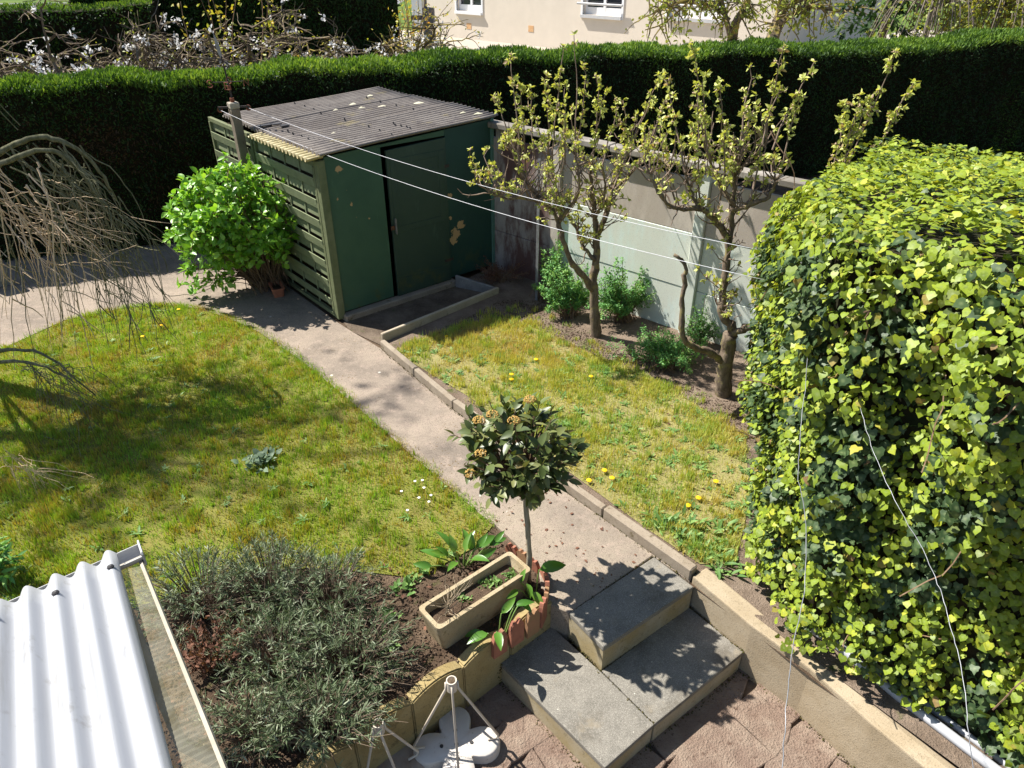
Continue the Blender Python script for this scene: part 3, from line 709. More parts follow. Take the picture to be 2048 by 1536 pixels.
# ------------------------------------------------------------------ hedge
HP = np.array([(-11.5, 8.75), (-9.2, 9.4), (-6.8, 10.15), (-3.8, 11.07), (0, 12.85), (4.65, 14.1), (7.5, 14.9), (10.3, 15.75), (15, 17.2)])
HZ = np.array([2.38, 2.38, 2.40, 2.40, 2.42, 2.40, 2.30, 2.42, 2.60])
HT = np.array([.75, .75, .75, .8, 1.15, 1.1, 1.2, 1.2, 1.2])
seg = np.linalg.norm(np.diff(HP, axis=0), axis=1); cum = np.concatenate([[0], np.cumsum(seg)])
def hedge_at(s):
    x = np.interp(s, cum, HP[:, 0]); y = np.interp(s, cum, HP[:, 1]); z = np.interp(s, cum, HZ) + .035 * np.sin(s * 2.3) + .025 * np.sin(s * 5.1 + 1); w = np.interp(s, cum, HT)
    e = .3; dx = np.interp(s + e, cum, HP[:, 0]) - np.interp(s - e, cum, HP[:, 0]); dy = np.interp(s + e, cum, HP[:, 1]) - np.interp(s - e, cum, HP[:, 1]); l = np.hypot(dx, dy)
    return x, y, z, w, dx / l, dy / l
SPRAY_V = np.array([(0, 0, 0), (-.22, .35, .02), (-.10, .45, .0), (-.16, .78, -.02), (0, 1, -.05), (.16, .78, -.02), (.10, .45, 0), (.22, .35, .02)], float)
SPRAY_F = np.array([(0, 2, 1), (0, 6, 2), (0, 7, 6), (2, 4, 3), (2, 6, 4), (6, 5, 4)])
TUFT_V = np.array([(0, 0, 0), (-.16, .45, .05), (0, 1, -.04), (.16, .45, .05)], float); TUFT_F = np.array([(0, 2, 1), (0, 3, 2)])
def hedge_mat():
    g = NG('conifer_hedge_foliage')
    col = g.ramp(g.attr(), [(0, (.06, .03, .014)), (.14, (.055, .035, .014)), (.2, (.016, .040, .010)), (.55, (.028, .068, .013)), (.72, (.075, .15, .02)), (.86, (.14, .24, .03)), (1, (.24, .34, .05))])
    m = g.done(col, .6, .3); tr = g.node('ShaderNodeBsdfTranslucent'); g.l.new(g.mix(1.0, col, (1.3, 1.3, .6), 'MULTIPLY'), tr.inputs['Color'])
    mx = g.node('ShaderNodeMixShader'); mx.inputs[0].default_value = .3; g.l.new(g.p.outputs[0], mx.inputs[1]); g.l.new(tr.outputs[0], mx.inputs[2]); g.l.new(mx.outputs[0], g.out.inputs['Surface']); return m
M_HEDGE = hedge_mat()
M_HCORE = plain('hedge_interior_twigs', (.010, .012, .005), (.02, .014, .007), 6, .95, .1, .8, 30)
def hedge(name, label, fn, s0, s1, nface, ntop, zbase=0.0, brown=True, front_sz=.06):
    h = empty(name, (float(fn(np.array([(s0 + s1) / 2]))[0][0]), float(fn(np.array([(s0 + s1) / 2]))[1][0]), 0), label, 'hedge')
    ss = np.linspace(s0, s1, 60); x, y, z, w, tx, ty = fn(ss); V = []
    for i in range(60):
        nx, ny = -ty[i], tx[i]
        for d, zz in ((.10, zbase), (.10, z[i] - .10), (w[i] - .10, z[i] - .10), (w[i] - .10, zbase)): V.append((x[i] + nx * d, y[i] + ny * d, zz))
    F = [(4 * i + k, 4 * i + 4 + k, 4 * i + 5 + k, 4 * i + 1 + k) for i in range(59) for k in range(3)] + [(0, 1, 2, 3), (239, 238, 237, 236)]
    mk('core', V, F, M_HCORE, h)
    P = []; A = []; Nn = []; T = []; Sz = []
    # front face
    s = rng.uniform(s0, s1, nface); x, y, z, w, tx, ty = fn(s); t = rng.uniform(0, 1, nface); zz = zbase + (z - zbase) * t
    n = np.stack([ty, -tx, np.zeros_like(tx)], 1); rel = .05 * noise2(s, zz, 2.2, 3) + .03 * noise2(s, zz, 7, 4)
    P.append(np.stack([x, y, zz], 1) + n * (rel + rng.uniform(-.07, .02, nface))[:, None])
    A.append(n * rng.uniform(.4, 1.0, nface)[:, None] + np.array([0, 0, 1]) * rng.uniform(-.5, .9, nface)[:, None] + rand_unit(nface) * .7); Nn.append(n + rand_unit(nface) * .8)
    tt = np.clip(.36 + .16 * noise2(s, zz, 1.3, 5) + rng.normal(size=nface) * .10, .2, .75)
    if brown:
        bz = np.maximum(np.exp(-(((s - 5.9) / .8) ** 2 + ((zz - 1.55) / .33) ** 2)), np.exp(-(((s - 6.9) / .55) ** 2 + ((zz - .55) / .4) ** 2)))
        bz = np.maximum(bz, .8 * np.exp(-(((s - 5.0) / .5) ** 2 + ((zz - 1.5) / .25) ** 2)))
        tt = np.where(rng.uniform(0, 1, nface) < bz * .9, rng.uniform(0, .15, nface), tt)
    T.append(tt); Sz.append(rng.uniform(.6, 1.3, nface) * front_sz)
    # top: tint far brighter than the face, sunlight put into the colour
    s = rng.uniform(s0, s1, ntop); x, y, z, w, tx, ty = fn(s); d = rng.uniform(.0, 1, ntop) * w
    n = np.stack([-ty, tx, np.zeros_like(tx)], 1); hz = z + .035 * noise2(s, d, 3, 8) - .05 * (np.abs(d / w - .5) * 2) ** 4
    P.append(np.stack([x, y, hz], 1) + n * d[:, None] + np.array([0, 0, 1]) * rng.uniform(-.09, .005, ntop)[:, None])
    A.append(np.array([0, 0, 1]) * rng.uniform(.7, 1, ntop)[:, None] + rand_unit(ntop) * .55); Nn.append(rand_unit(ntop) + np.array([0, 0, .3]))
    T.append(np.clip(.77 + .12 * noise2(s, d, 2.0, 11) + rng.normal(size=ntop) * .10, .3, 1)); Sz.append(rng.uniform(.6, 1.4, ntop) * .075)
    P, A, Nn, T, Sz = np.vstack(P), np.vstack(A), np.vstack(Nn), np.concatenate(T), np.concatenate(Sz)
    V, F = scatter(TUFT_V, TUFT_F, P, frames(A, Nn), Sz)
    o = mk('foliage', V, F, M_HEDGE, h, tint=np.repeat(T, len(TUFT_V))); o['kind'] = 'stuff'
    return h
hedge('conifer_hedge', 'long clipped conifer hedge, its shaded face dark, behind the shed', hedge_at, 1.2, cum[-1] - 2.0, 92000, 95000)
# second hedges beyond the first garden
def line_fn(a, c, zt, w):
    a, c = np.array(a, float), np.array(c, float); L = np.linalg.norm(c - a); d = (c - a) / L
    def fn(s):
        s = np.asarray(s, float); return a[0] + d[0] * s, a[1] + d[1] * s, np.interp(s / L, [0, 1], zt) + .05 * np.sin(s * 1.7), np.full_like(s, w), np.full_like(s, d[0]), np.full_like(s, d[1])
    return fn, L
fn, L = line_fn((-26, 19.5), (-11, 24.5), (2.0, 2.5), 2.2); hedge('clipped_hedge', 'low sunlit hedge beyond the blossom trees at far left', fn, 0, L, 9000, 14000, brown=False, front_sz=.16)
fn, L = line_fn((-14, 25.5), (-4.3, 30.5), (3.6, 4.6), 2.2); hedge('clipped_hedge', 'tall dark hedge between the blossom trees and the house', fn, 0, L, 16000, 5000, brown=False, front_sz=.17)

# ------------------------------------------------------------------ neighbour's house
M_FACADE = plain('cream_roughcast', (.66, .585, .49), (.62, .55, .46), 1.6, .95, .15, .5, 55)
M_FRAME = plain('white_window_frame', (.78, .78, .79), (.74, .74, .75), 5, .4, .4)
M_SILLG = plain('grey_window_sill', (.50, .50, .50), (.44, .44, .44), 6, .8, .2)
g = NG('dark_window_glass'); M_GLASS = g.done((.03, .035, .045), .08, .6)
M_VENT = plain('terracotta_vent', (.55, .27, .12), (.62, .45, .25), 20, .8, .2)
HC = np.array([9.45, 28.6]); hd = np.array([-.74, .6726]); hn = np.array([-.6726, -.74]); hd2 = np.array([.6726, .74])   # facade goes left, other wall goes right
house = empty('neighbour_house', (*HC, 0), 'cream roughcast house with white windows beyond the hedge', 'house')
def H(s, z, d=0.0): p = HC + hd * s + hn * d; return np.array([p[0], p[1], z])
WIN = [(7.65, 1.45, 1.0, 1.6), (15.6, 1.22, .86, 1.6), (3.28, 1.58, 1.2, 1.6)]     # centre, sill height, half width, height
# facade with openings
xs = sorted([0, 19.4] + [w[0] - w[2] for w in WIN] + [w[0] + w[2] for w in WIN]); b = B()
for x0, x1 in zip(xs[:-1], xs[1:]):
    mid = (x0 + x1) / 2; hit = [w for w in WIN if abs(mid - w[0]) < w[2]]
    for z0, z1 in ([(-.1, hit[0][1]), (hit[0][1] + hit[0][3], 6.2)] if hit else [(-.1, 6.2)]):
        b.add([H(x0, z0), H(x1, z0), H(x1, z1), H(x0, z1), H(x0, z0, -.3), H(x1, z0, -.3), H(x1, z1, -.3), H(x0, z1, -.3)], [(0, 3, 2, 1), (4, 5, 6, 7), (0, 1, 5, 4), (3, 7, 6, 2), (0, 4, 7, 3), (1, 2, 6, 5)])
p0, p1 = np.array([*(HC + hn * -.002), 0]), np.array([*(HC + hd2 * 11), 0])
q = np.array([*(hd * .3), 0])
b.add([p0 + (0, 0, -.1), p1 + (0, 0, -.1), p1 + (0, 0, 6.2), p0 + (0, 0, 6.2), p0 + q + (0, 0, -.1), p1 + q + (0, 0, -.1), p1 + q + (0, 0, 6.2), p0 + q + (0, 0, 6.2)], [(0, 1, 2, 3), (4, 7, 6, 5), (0, 4, 5, 1), (3, 2, 6, 7), (1, 5, 6, 2), (0, 3, 7, 4)])
e0 = H(19.4, 0); e1_ = e0 + np.array([*(hd2 * 11), 0])
b.add([e0 + (0, 0, -.1), e1_ + (0, 0, -.1), e1_ + (0, 0, 6.2), e0 + (0, 0, 6.2)], [(0, 3, 2, 1)])
b.add([H(-.3, 6.2, .4), H(19.7, 6.2, .4), e1_ + (0, 0, 6.2), p1 + (0, 0, 6.2)], [(0, 1, 2, 3)]); b.build('wall', M_FACADE, house)
for i, (sc, zs, hw, hh) in enumerate(WIN):
    b = B()
    def hb(s0, s1, z0, z1, d0, d1): b.add([H(s0, z0, d0), H(s1, z0, d0), H(s1, z1, d0), H(s0, z1, d0), H(s0, z0, d1), H(s1, z0, d1), H(s1, z1, d1), H(s0, z1, d1)], [(0, 1, 2, 3), (4, 7, 6, 5), (0, 4, 5, 1), (3, 2, 6, 7), (0, 3, 7, 4), (1, 5, 6, 2)])
    for s0, s1 in ((sc - hw, sc - hw + .09), (sc + hw - .09, sc + hw), (sc - .06, sc + .06)): hb(s0, s1, zs, zs + hh, -.26, -.17)
    for z0, z1 in ((zs, zs + .28), (zs + hh - .09, zs + hh), (zs + .62, zs + .65)): hb(sc - hw + .09, sc - .06, z0, z1, -.255, -.175); hb(sc + .06, sc + hw - .09, z0, z1, -.255, -.175)
    w = b.build('window', M_FRAME, house)
    b = B(); hb(sc - hw, sc + hw, zs, zs + hh, -.235, -.23); b.build('pane', M_GLASS, w)
    b = B(); hb(sc - hw - .05, sc + hw + .05, zs - .12, zs - .002, -.2, .13); b.build('sill', M_FRAME if i == 1 else M_SILLG, w)
    for s0, s1 in ((sc - hw - .1, sc - hw), (sc + hw, sc + hw + .1)): b = B(); hb(s0, s1, zs - .12, zs + hh + .1, -.1, .035); b.build('surround', M_FRAME, w)
    if i != 1: b = B(); b.tube([H(sc - hw - .12, zs + .42, .16), H(sc + hw + .2, zs + .42, .16)], .05, 6); b.build('guard_rail', M_SILLG, w)
for sc, vz in ((15.63, .45), (11.59, .58)):
    b = B(); b.add([H(sc - .16, vz, .012), H(sc + .16, vz, .012), H(sc + .16, vz + .26, .012), H(sc - .16, vz + .26, .012), H(sc - .16, vz, -.05), H(sc + .16, vz, -.05), H(sc + .16, vz + .26, -.05), H(sc - .16, vz + .26, -.05)], [(0, 3, 2, 1), (0, 1, 5, 4), (3, 7, 6, 2), (0, 4, 7, 3), (1, 2, 6, 5)])
    b.build('air_vent', M_VENT, house)
b = B(); b.add([H(19.0, .3, .05), H(19.5, .3, .3), H(19.5, 3.9, .3), H(19.0, 3.9, .05), H(19.02, .3, .0), H(19.52, .3, .25), H(19.52, 3.9, .25), H(19.02, 3.9, .0)], [(0, 1, 2, 3), (4, 7, 6, 5), (0, 4, 5, 1), (3, 2, 6, 7), (0, 3, 7, 4), (1, 5, 6, 2)])
sh_ = b.build('shutter', M_FRAME, house)
sheet('gravel_yard', [(-7, 44.5), (9.4, 29.2), (22, 44), (30, 40), (14, 17.5), (-6, 17)], .0, plain('pale_gravel', (.40, .36, .30), (.34, .30, .25), 3, .95, .1, .5))
# gate post at the house corner
gp_ = AY(860, 78, 31.0)
b = B(); b.box((gp_[0], gp_[1], gp_[2] + .35), (1, 0, 0), (0, 1, 0), Z3, .22, .2, .75); b.box((gp_[0] - .35, gp_[1], gp_[2] + .75), (1, 0, 0), (0, 1, 0), Z3, .35, .05, .08); b.box((gp_[0] - .1, gp_[1], gp_[2] + 1.2), (1, 0, 0), (0, 1, 0), Z3, .05, .05, .25)
b.box((gp_[0], gp_[1], gp_[2] / 2 - .2), (1, 0, 0), (0, 1, 0), Z3, .2, .18, gp_[2] / 2 + .2)
tag(b.build('gate_post', plain('dark_weathered_post', (.12, .11, .10), (.18, .16, .14), 6), bevel=.03), 'dark weathered gate post by the corner of the house', 'post')
# ------------------------------------------------------------------ bark and leaf materials
def bark_mat(name, a, b, moss=None, mscale=9, mt=(.5, .62)):
    g = NG(name); n = g.noise(26, 6, .7, g.mapped((1, 1, .35)))
    col = g.mix(g.ss(n, .35, .65), a, b)
    if moss: col = g.mix(g.ss(g.noise(mscale, 5, .65), *mt), col, moss)
    g.bump(n, .7, .012); return g.done(col, .92, .15)
M_PEARB = bark_mat('pear_bark', (.10, .075, .056), (.20, .155, .112), (.24, .20, .085))
M_TWIG = bark_mat('pear_twig', (.16, .115, .085), (.24, .18, .14))
M_WILLOW = bark_mat('willow_twig', (.10, .10, .05), (.19, .18, .11))
M_WDEAD = bark_mat('dry_willow_twig', (.52, .37, .23), (.66, .50, .33))
M_YBARK = bark_mat('lichened_bark', (.10, .08, .055), (.17, .13, .09), (.30, .24, .06), 5, (.45, .6))
M_STEM = bark_mat('brown_stem', (.14, .085, .05), (.22, .15, .095))
M_VTRUNK = bark_mat('smooth_grey_trunk', (.24, .205, .14), (.32, .285, .21))
M_PEARL = leaf_mat('young_pear_leaf', [(0, (.30, .20, .13)), (.12, (.42, .33, .2)), (.2, (.33, .37, .08)), (.6, (.48, .53, .13)), (1, (.64, .66, .24))], .5, .4, .35)
M_BUD = plain('pinkish_blossom_bud', (.50, .37, .27), (.42, .30, .20), 60, .8, .2)
M_HYD = [leaf_mat('hydrangea_leaf' + k, [(0, (.12, .28, .025)), (.5, (.20, .43, .04)), (1, (.33, .56, .08))], .38, .55, .38, obj=ob) for k, ob in (('', True), ('_mass', False))]
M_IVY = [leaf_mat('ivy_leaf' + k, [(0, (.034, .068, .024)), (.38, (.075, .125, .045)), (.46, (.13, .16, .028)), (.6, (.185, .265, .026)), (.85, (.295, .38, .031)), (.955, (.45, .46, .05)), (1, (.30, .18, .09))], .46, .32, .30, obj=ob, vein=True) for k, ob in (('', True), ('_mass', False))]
M_VIB = [leaf_mat('viburnum_leaf', [(0, (.055, .08, .022)), (.6, (.10, .13, .036)), (.93, (.19, .20, .07)), (1, (.20, .15, .06))], .40, .42, .16, obj=True)]
M_RUE = leaf_mat('blue_green_leaflet', [(0, (.08, .21, .06)), (.5, (.14, .34, .09)), (1, (.28, .46, .11))], .55, .35, .3)
M_LAV = leaf_mat('grey_lavender_leaf', [(0, (.075, .11, .05)), (.5, (.15, .195, .10)), (1, (.36, .40, .28))], .65, .3, .2, tcol=(1, 1.05, .7))
M_ARUM = leaf_mat('arum_leaf', [(0, (.06, .17, .022)), (.6, (.10, .24, .03)), (1, (.18, .32, .045))], .32, .6, .35, obj=True)
M_WEED = leaf_mat('weed_leaf', [(0, (.09, .19, .05)), (.6, (.16, .29, .075)), (1, (.26, .37, .12))], .55, .35, .3)
M_GRASS = leaf_mat('grass_blade', [(0, (.34, .23, .08)), (.2, (.40, .31, .08)), (.36, (.36, .37, .05)), (.62, (.27, .385, .045)), (1, (.26, .45, .065))], .55, .3, .35)
M_STRAW = leaf_mat('straw_blade', [(0, (.46, .34, .14)), (.45, (.56, .50, .14)), (.72, (.46, .50, .10)), (1, (.24, .40, .08))], .6, .3, .3)
M_DFLOW = plain('dandelion_yellow', (.80, .50, .01), (.72, .42, .01), 40, .7, .2)
M_WHT = plain('white_petal', (.80, .79, .74), (.70, .68, .62), 30, .6, .3)
M_BLOS = leaf_mat('white_blossom', [(0, (.62, .60, .58)), (1, (.84, .84, .82))], .6, .3, .35, tcol=(1, 1, 1))
M_SPRING = leaf_mat('spring_leaf', [(0, (.50, .22, .06)), (.3, (.46, .34, .05)), (.55, (.30, .33, .05)), (1, (.19, .25, .05))], .5, .4, .4)
M_DEAD = leaf_mat('dead_brown_leaf', [(0, (.10, .045, .03)), (1, (.22, .11, .07))], .8, .2, .2)
M_VFLW = plain('ochre_flower_bead', (.50, .33, .10), (.40, .24, .07), 50, .8, .2)

class Wood:
    """branches of one tree, thick limbs and twigs in one mesh"""
    def __init__(s): s.b = B(); s.tips = []
    def limb(s, P, r0, r1, k=7, n=4, wob=0.0):
        Q = smooth_path(P, n)
        if wob: Q[1:] = Q[1:] + rng.normal(size=Q[1:].shape) * wob
        s.b.tube(Q, np.linspace(r0, r1, len(Q)) * (rng.uniform(.86, 1.2, len(Q)) if wob else 1), k); return Q
def twig_path(p, d, L, n=6, curl=.25, up=.15):
    P = [np.array(p, float)]; d = nrm(np.array(d, float))
    for _ in range(n):
        d = nrm(d + rng.normal(size=3) * curl * .35 + np.array([0, 0, up * .3])); P.append(P[-1] + d * L / n)
    return np.array(P)

# ------------------------------------------------------------------ pear trees
def rosettes(pts, dirs, nl, size, tintlo=.2):
    """whorl of young leaves at each point"""
    n = len(pts); P = np.repeat(pts, nl, 0); D = np.repeat(dirs, nl, 0)
    A = rand_unit(n * nl) + D * .6; Nn = D + rand_unit(n * nl) * .6
    s = rng.uniform(.65, 1.25, n * nl) * size
    t = np.where(rng.uniform(0, 1, n * nl) < .07, rng.uniform(0, .14, n * nl), rng.uniform(tintlo, 1, n * nl))
    return P + A * .004, A, Nn, s, t
def pear(name, label, base, limbs, shoots, nspur):
    t = empty(name, base, label, 'tree')
    w = Wood(); tw = Wood(); LP = []; LD = []; spots = []
    for px, r0, r1, kk in limbs:
        Q = w.limb([AY(*p) for p in px], r0, r1, 8, 5, .006)
        if kk: spots.append(Q)
    for (x, y, Y, x2, y2, Y2, full) in shoots:
        a, c = AY(x, y, Y), AY(x2, y2, Y2); n = 9; tt = np.linspace(0, 1, n)[:, None]
        P = a + (c - a) * tt; P[1:-1] += np.cumsum(rng.normal(size=(n - 2, 3)) * .009, 0) * np.array([1, 1, .4])
        tw.b.tube(P, np.linspace(.0095, .0035, n), 5)
        L = np.linalg.norm(c - a)
        for _ in range(int(L / .056 * full)):
            u = rng.uniform(.15, 1) ** .8; i = min(n - 2, int(u * (n - 1))); f = u * (n - 1) - i
            p = P[i] * (1 - f) + P[i + 1] * f; d = nrm(rng.normal(size=3) * np.array([1, 1, .5]) + np.array([0, 0, .35]))
            q = p + d * rng.uniform(.008, .04); tw.b.tube([p, q], [.003, .0025], 4, False); LP.append(q); LD.append(d)
        if full: LP.append(P[-1]); LD.append(np.array([0, 0, 1.0]))
    for Q in spots:
        for _ in range(int(nspur * len(Q) / 20)):
            i = rng.integers(int(len(Q) * (.5 if Q[0][2] < .7 else .12)), len(Q)); d = nrm(rng.normal(size=3) * np.array([1, 1, .4]) + np.array([0, 0, .75]))
            P = twig_path(Q[i], d, rng.uniform(.08, .42), 5, .7, .7); tw.b.tube(P, np.linspace(.008, .003, len(P)), 4)
            lf_ = rng.uniform() < .42
            if lf_: LP.append(P[-1]); LD.append(nrm(P[-1] - P[-2]))
            for m in range(rng.integers(0, 4)):
                j = rng.integers(2, len(P)); d2 = nrm(rng.normal(size=3) + np.array([0, 0, .5])); q = P[j] + d2 * rng.uniform(.02, .07)
                tw.b.tube([P[j], q], [.004, .003], 4, False)
                if lf_: LP.append(q); LD.append(d2)
    w.b.build('trunk', M_PEARB, t, smooth=True); tw.b.build('twigs', M_TWIG, t)
    LP, LD = np.array(LP), np.array(LD)
    p, A, Nn, s, tt = rosettes(LP, LD, 6, .046); V, F = scatter(*LEAF4, p, frames(A, Nn), s)
    o = mk('leaves', V, F, M_PEARL, t, tint=np.repeat(tt, len(LEAF4[0]))); o['kind'] = 'stuff'
    # bud clusters
    oct_v = np.array([(1, 0, 0), (-1, 0, 0), (0, 1, 0), (0, -1, 0), (0, 0, 1), (0, 0, -1)], float); oct_f = np.array([(0, 2, 4), (2, 1, 4), (1, 3, 4), (3, 0, 4), (2, 0, 5), (1, 2, 5), (3, 1, 5), (0, 3, 5)])
    nb = 3; bp = np.repeat(LP, nb, 0) + rand_unit(len(LP) * nb) * .010 + np.repeat(LD, nb, 0) * .012
    keep = np.repeat(rng.uniform(0, 1, len(LP)) < .6, nb); bp = bp[keep]
    V, F = scatter(oct_v, oct_f, bp, frames(rand_unit(len(bp)), rand_unit(len(bp))), rng.uniform(.006, .012, len(bp)))
    o = mk('buds', V, F, M_BUD, t); o['kind'] = 'stuff'
    return t
D1 = 7.5
def sh(lst, Y0, Yt, full=1.0): return [(x, y, Y0 + random.uniform(-.25, .2), x2, y2, Yt + random.uniform(-.35, .3), full) for x, y, x2, y2 in lst]
pear('pear_tree', 'gnarled pear tree in young leaf nearest the shed', G(1192, 678, .045), [
    ([(1193, 690, 7.5), (1189, 620, 7.5), (1187, 560, 7.52), (1194, 500, 7.55), (1190, 440, 7.55), (1184, 380, 7.5), (1180, 330, 7.45)], .062, .014, 1),
    ([(1186, 580, 7.5), (1170, 556, 7.42), (1147, 530, 7.35), (1126, 480, 7.3), (1116, 445, 7.3), (1099, 414, 7.28), (1058, 398, 7.2), (1000, 394, 7.1), (962, 370, 7.05)], .040, .008, 1),
    ([(1099, 414, 7.28), (1070, 385, 7.3), (1052, 360, 7.35), (1038, 322, 7.4), (1020, 290, 7.4)], .022, .009, 1),
    ([(1116, 445, 7.3), (1150, 400, 7.2), (1160, 360, 7.1), (1150, 310, 7.1)], .020, .009, 1),
    ([(1193, 480, 7.55), (1212, 430, 7.6), (1224, 385, 7.7), (1246, 330, 7.8), (1262, 300, 7.85)], .032, .010, 1),
    ([(1224, 385, 7.7), (1258, 350, 7.7), (1290, 310, 7.7), (1300, 280, 7.7)], .020, .008, 1),
    ([(1190, 520, 7.5), (1165, 490, 7.6), (1150, 455, 7.7), (1120, 400, 7.75), (1105, 340, 7.75), (1095, 300, 7.75)], .024, .009, 1),
    ([(1190, 440, 7.55), (1210, 380, 7.3), (1205, 330, 7.2)], .018, .008, 1)],
    sh([(1038, 330, 1022, 110), (1030, 300, 988, 195), (1052, 360, 1040, 170), (1070, 330, 1062, 175), (1095, 310, 1092, 150), (1105, 330, 1128, 95), (1130, 330, 1130, 170), (1150, 310, 1165, 130), (1180, 340, 1192, 155), (1184, 330, 1212, 185),
        (1205, 330, 1232, 200), (1250, 330, 1246, 200), (1262, 300, 1318, 150), (1246, 330, 1310, 200), (1300, 290, 1345, 190), (962, 372, 940, 300), (1000, 392, 975, 300), (1058, 396, 1010, 270), (1120, 400, 1075, 240), (1160, 360, 1145, 220), (1224, 385, 1275, 230)], 7.4, 7.4)
    + [(1150, 320, 7.3, 1148, 70, 7.3, .12)], 30)
pear('pear_tree', 'gnarled pear tree with thick forked trunk beside the ivy', G(1452, 800, .045), [
    ([(1447, 812, 6.2), (1447, 770, 6.2), (1453, 715, 6.2), (1462, 668, 6.2)], .080, .064, 0),
    ([(1462, 675, 6.2), (1464, 655, 6.2), (1445, 630, 6.22), (1446, 585, 6.28), (1452, 540, 6.32), (1457, 490, 6.35), (1464, 430, 6.35), (1468, 390, 6.35), (1470, 350, 6.35)], .048, .015, 1),
    ([(1462, 668, 6.2), (1490, 656, 6.1), (1512, 648, 6.05), (1517, 620, 6.02), (1516, 590, 6.0)], .042, .020, 0),
    ([(1444, 722, 6.18), (1420, 705, 6.12), (1388, 694, 6.05), (1366, 674, 6.02), (1364, 620, 6.05), (1370, 560, 6.1), (1368, 530, 6.12), (1350, 508, 6.12)], .036, .017, 0),
    ([(1457, 480, 6.35), (1430, 440, 6.3), (1400, 418, 6.2), (1350, 416, 6.15), (1318, 384, 6.1), (1300, 350, 6.1)], .034, .010, 1),
    ([(1400, 418, 6.2), (1380, 380, 6.25), (1370, 340, 6.3)], .018, .009, 1),
    ([(1464, 420, 6.35), (1500, 410, 6.25), (1535, 395, 6.2), (1560, 350, 6.2)], .028, .010, 1),
    ([(1464, 410, 6.35), (1440, 370, 6.5), (1420, 320, 6.6), (1410, 290, 6.6)], .022, .010, 1),
    ([(1470, 350, 6.35), (1500, 320, 6.4), (1530, 290, 6.45)], .018, .009, 1), ([(1470, 350, 6.35), (1480, 310, 6.3), (1475, 280, 6.3)], .016, .009, 1)],
    sh([(1410, 300, 1382, 90), (1390, 330, 1392, 170), (1420, 320, 1412, 150), (1440, 340, 1440, 160), (1475, 300, 1500, 135), (1480, 290, 1512, 190), (1530, 295, 1568, 95), (1525, 290, 1560, 180), (1545, 300, 1628, 125), (1560, 340, 1600, 190),
        (1370, 345, 1330, 150), (1350, 400, 1322, 240), (1318, 380, 1300, 260), (1300, 350, 1290, 250), (1330, 400, 1350, 270), (1400, 400, 1380, 250), (1440, 400, 1450, 250), (1500, 400, 1520, 260)], 6.3, 6.3)
    + sh([(1640, 420, 1690, 205), (1660, 420, 1790, 105), (1650, 430, 1738, 200), (1690, 420, 1828, 165), (1670, 400, 1720, 190)], 6.4, 6.5, 1.5), 28)

# ------------------------------------------------------------------ weeping willow, mostly out of frame on the left
WT = np.array([-6.25, 6.75, 0])
wil = empty('weeping_willow', WT, 'weeping willow with bare drooping branches at the left edge', 'tree')
w = Wood(); w.limb([WT, WT + (.08, -.05, .9), WT + (.0, .05, 1.8), WT + (.15, 0, 2.6)], .13, .09, 9)
heads = []
top = WT + (.15, 0, 2.55)
for k in range(5):
    a = k * 2 * math.pi / 5 + .2; r = random.uniform(.5, .9); zz = random.uniform(2.9, 3.3)
    Q = w.limb([top, top + (r * .4 * math.cos(a), r * .4 * math.sin(a), (zz - 2.55) * .6), top + (r * math.cos(a), r * math.sin(a), zz - 2.55)], .05, .016, 6, 5, .02)
    heads.append(Q)
for px in ([(-60, 330, 6.7), (10, 300, 6.7), (70, 275, 6.75), (130, 285, 6.8), (190, 330, 6.9), (235, 400, 7.0)], [(-80, 380, 6.4), (0, 330, 6.5), (90, 300, 6.6), (150, 330, 6.7), (210, 420, 6.8)], [(-100, 730, 5.3), (10, 722, 5.3), (80, 730, 5.3), (150, 765, 5.3)], [(-60, 700, 5.6), (20, 700, 5.5), (100, 715, 5.5), (190, 790, 5.5)]):
    w.limb([WT + ((.1, 0, 2.2) if px[0][1] < 500 else (.06, -.03, 1.0))] + [AY(*p) for p in px], .040 if px[0][1] < 500 else .026, .012 if px[0][1] < 500 else .007, 6, 5, .006)
w.b.build('trunk', M_WILLOW, wil, smooth=True)
tw = B(); dead = B()
def strand(bb, px0, px1, px2, Y, r=.0055, n=9, wob=.024):
    P = smooth_path([AY(*px0, Y), AY(*px1, Y + random.uniform(-.1, .1)), AY(*px2, Y + random.uniform(-.2, .2))], n); P[1:] += np.cumsum(rng.normal(size=P[1:].shape) * wob, 0) * .45
    bb.tube(P, np.linspace(r, r * .35, len(P)) * random.uniform(.35, .85), 4)
    for _ in range(rng.integers(1, 4)):
        i = rng.integers(4, len(P) - 3); d = nrm(np.array([rng.uniform(-.2, 1), rng.uniform(-.4, .4), rng.uniform(-.9, -.1)])); q = twig_path(P[i], d, rng.uniform(.15, .5), 5, .5, -.25)
        bb.tube(q, np.linspace(r * .55, r * .3, len(q)), 4)
for _ in range(30):                                                # green arching strands
    x0 = random.uniform(10, 170); y0 = 285 + random.uniform(0, 50); xe = random.uniform(120, 345); ye = random.uniform(520, 710) - max(0, (200 - xe)) * .3
    strand(tw, (x0, y0), (x0 + (xe - x0) * .62, y0 + (ye - y0) * .33), (xe, ye), random.uniform(6.5, 7.1), .0125)
for _ in range(8):
    x0 = random.uniform(-60, 60); y0 = random.uniform(300, 420); strand(tw, (x0, y0), (x0 + 60, y0 + 90), (x0 + random.uniform(20, 150), random.uniform(560, 720)), random.uniform(6.2, 6.9), .011)
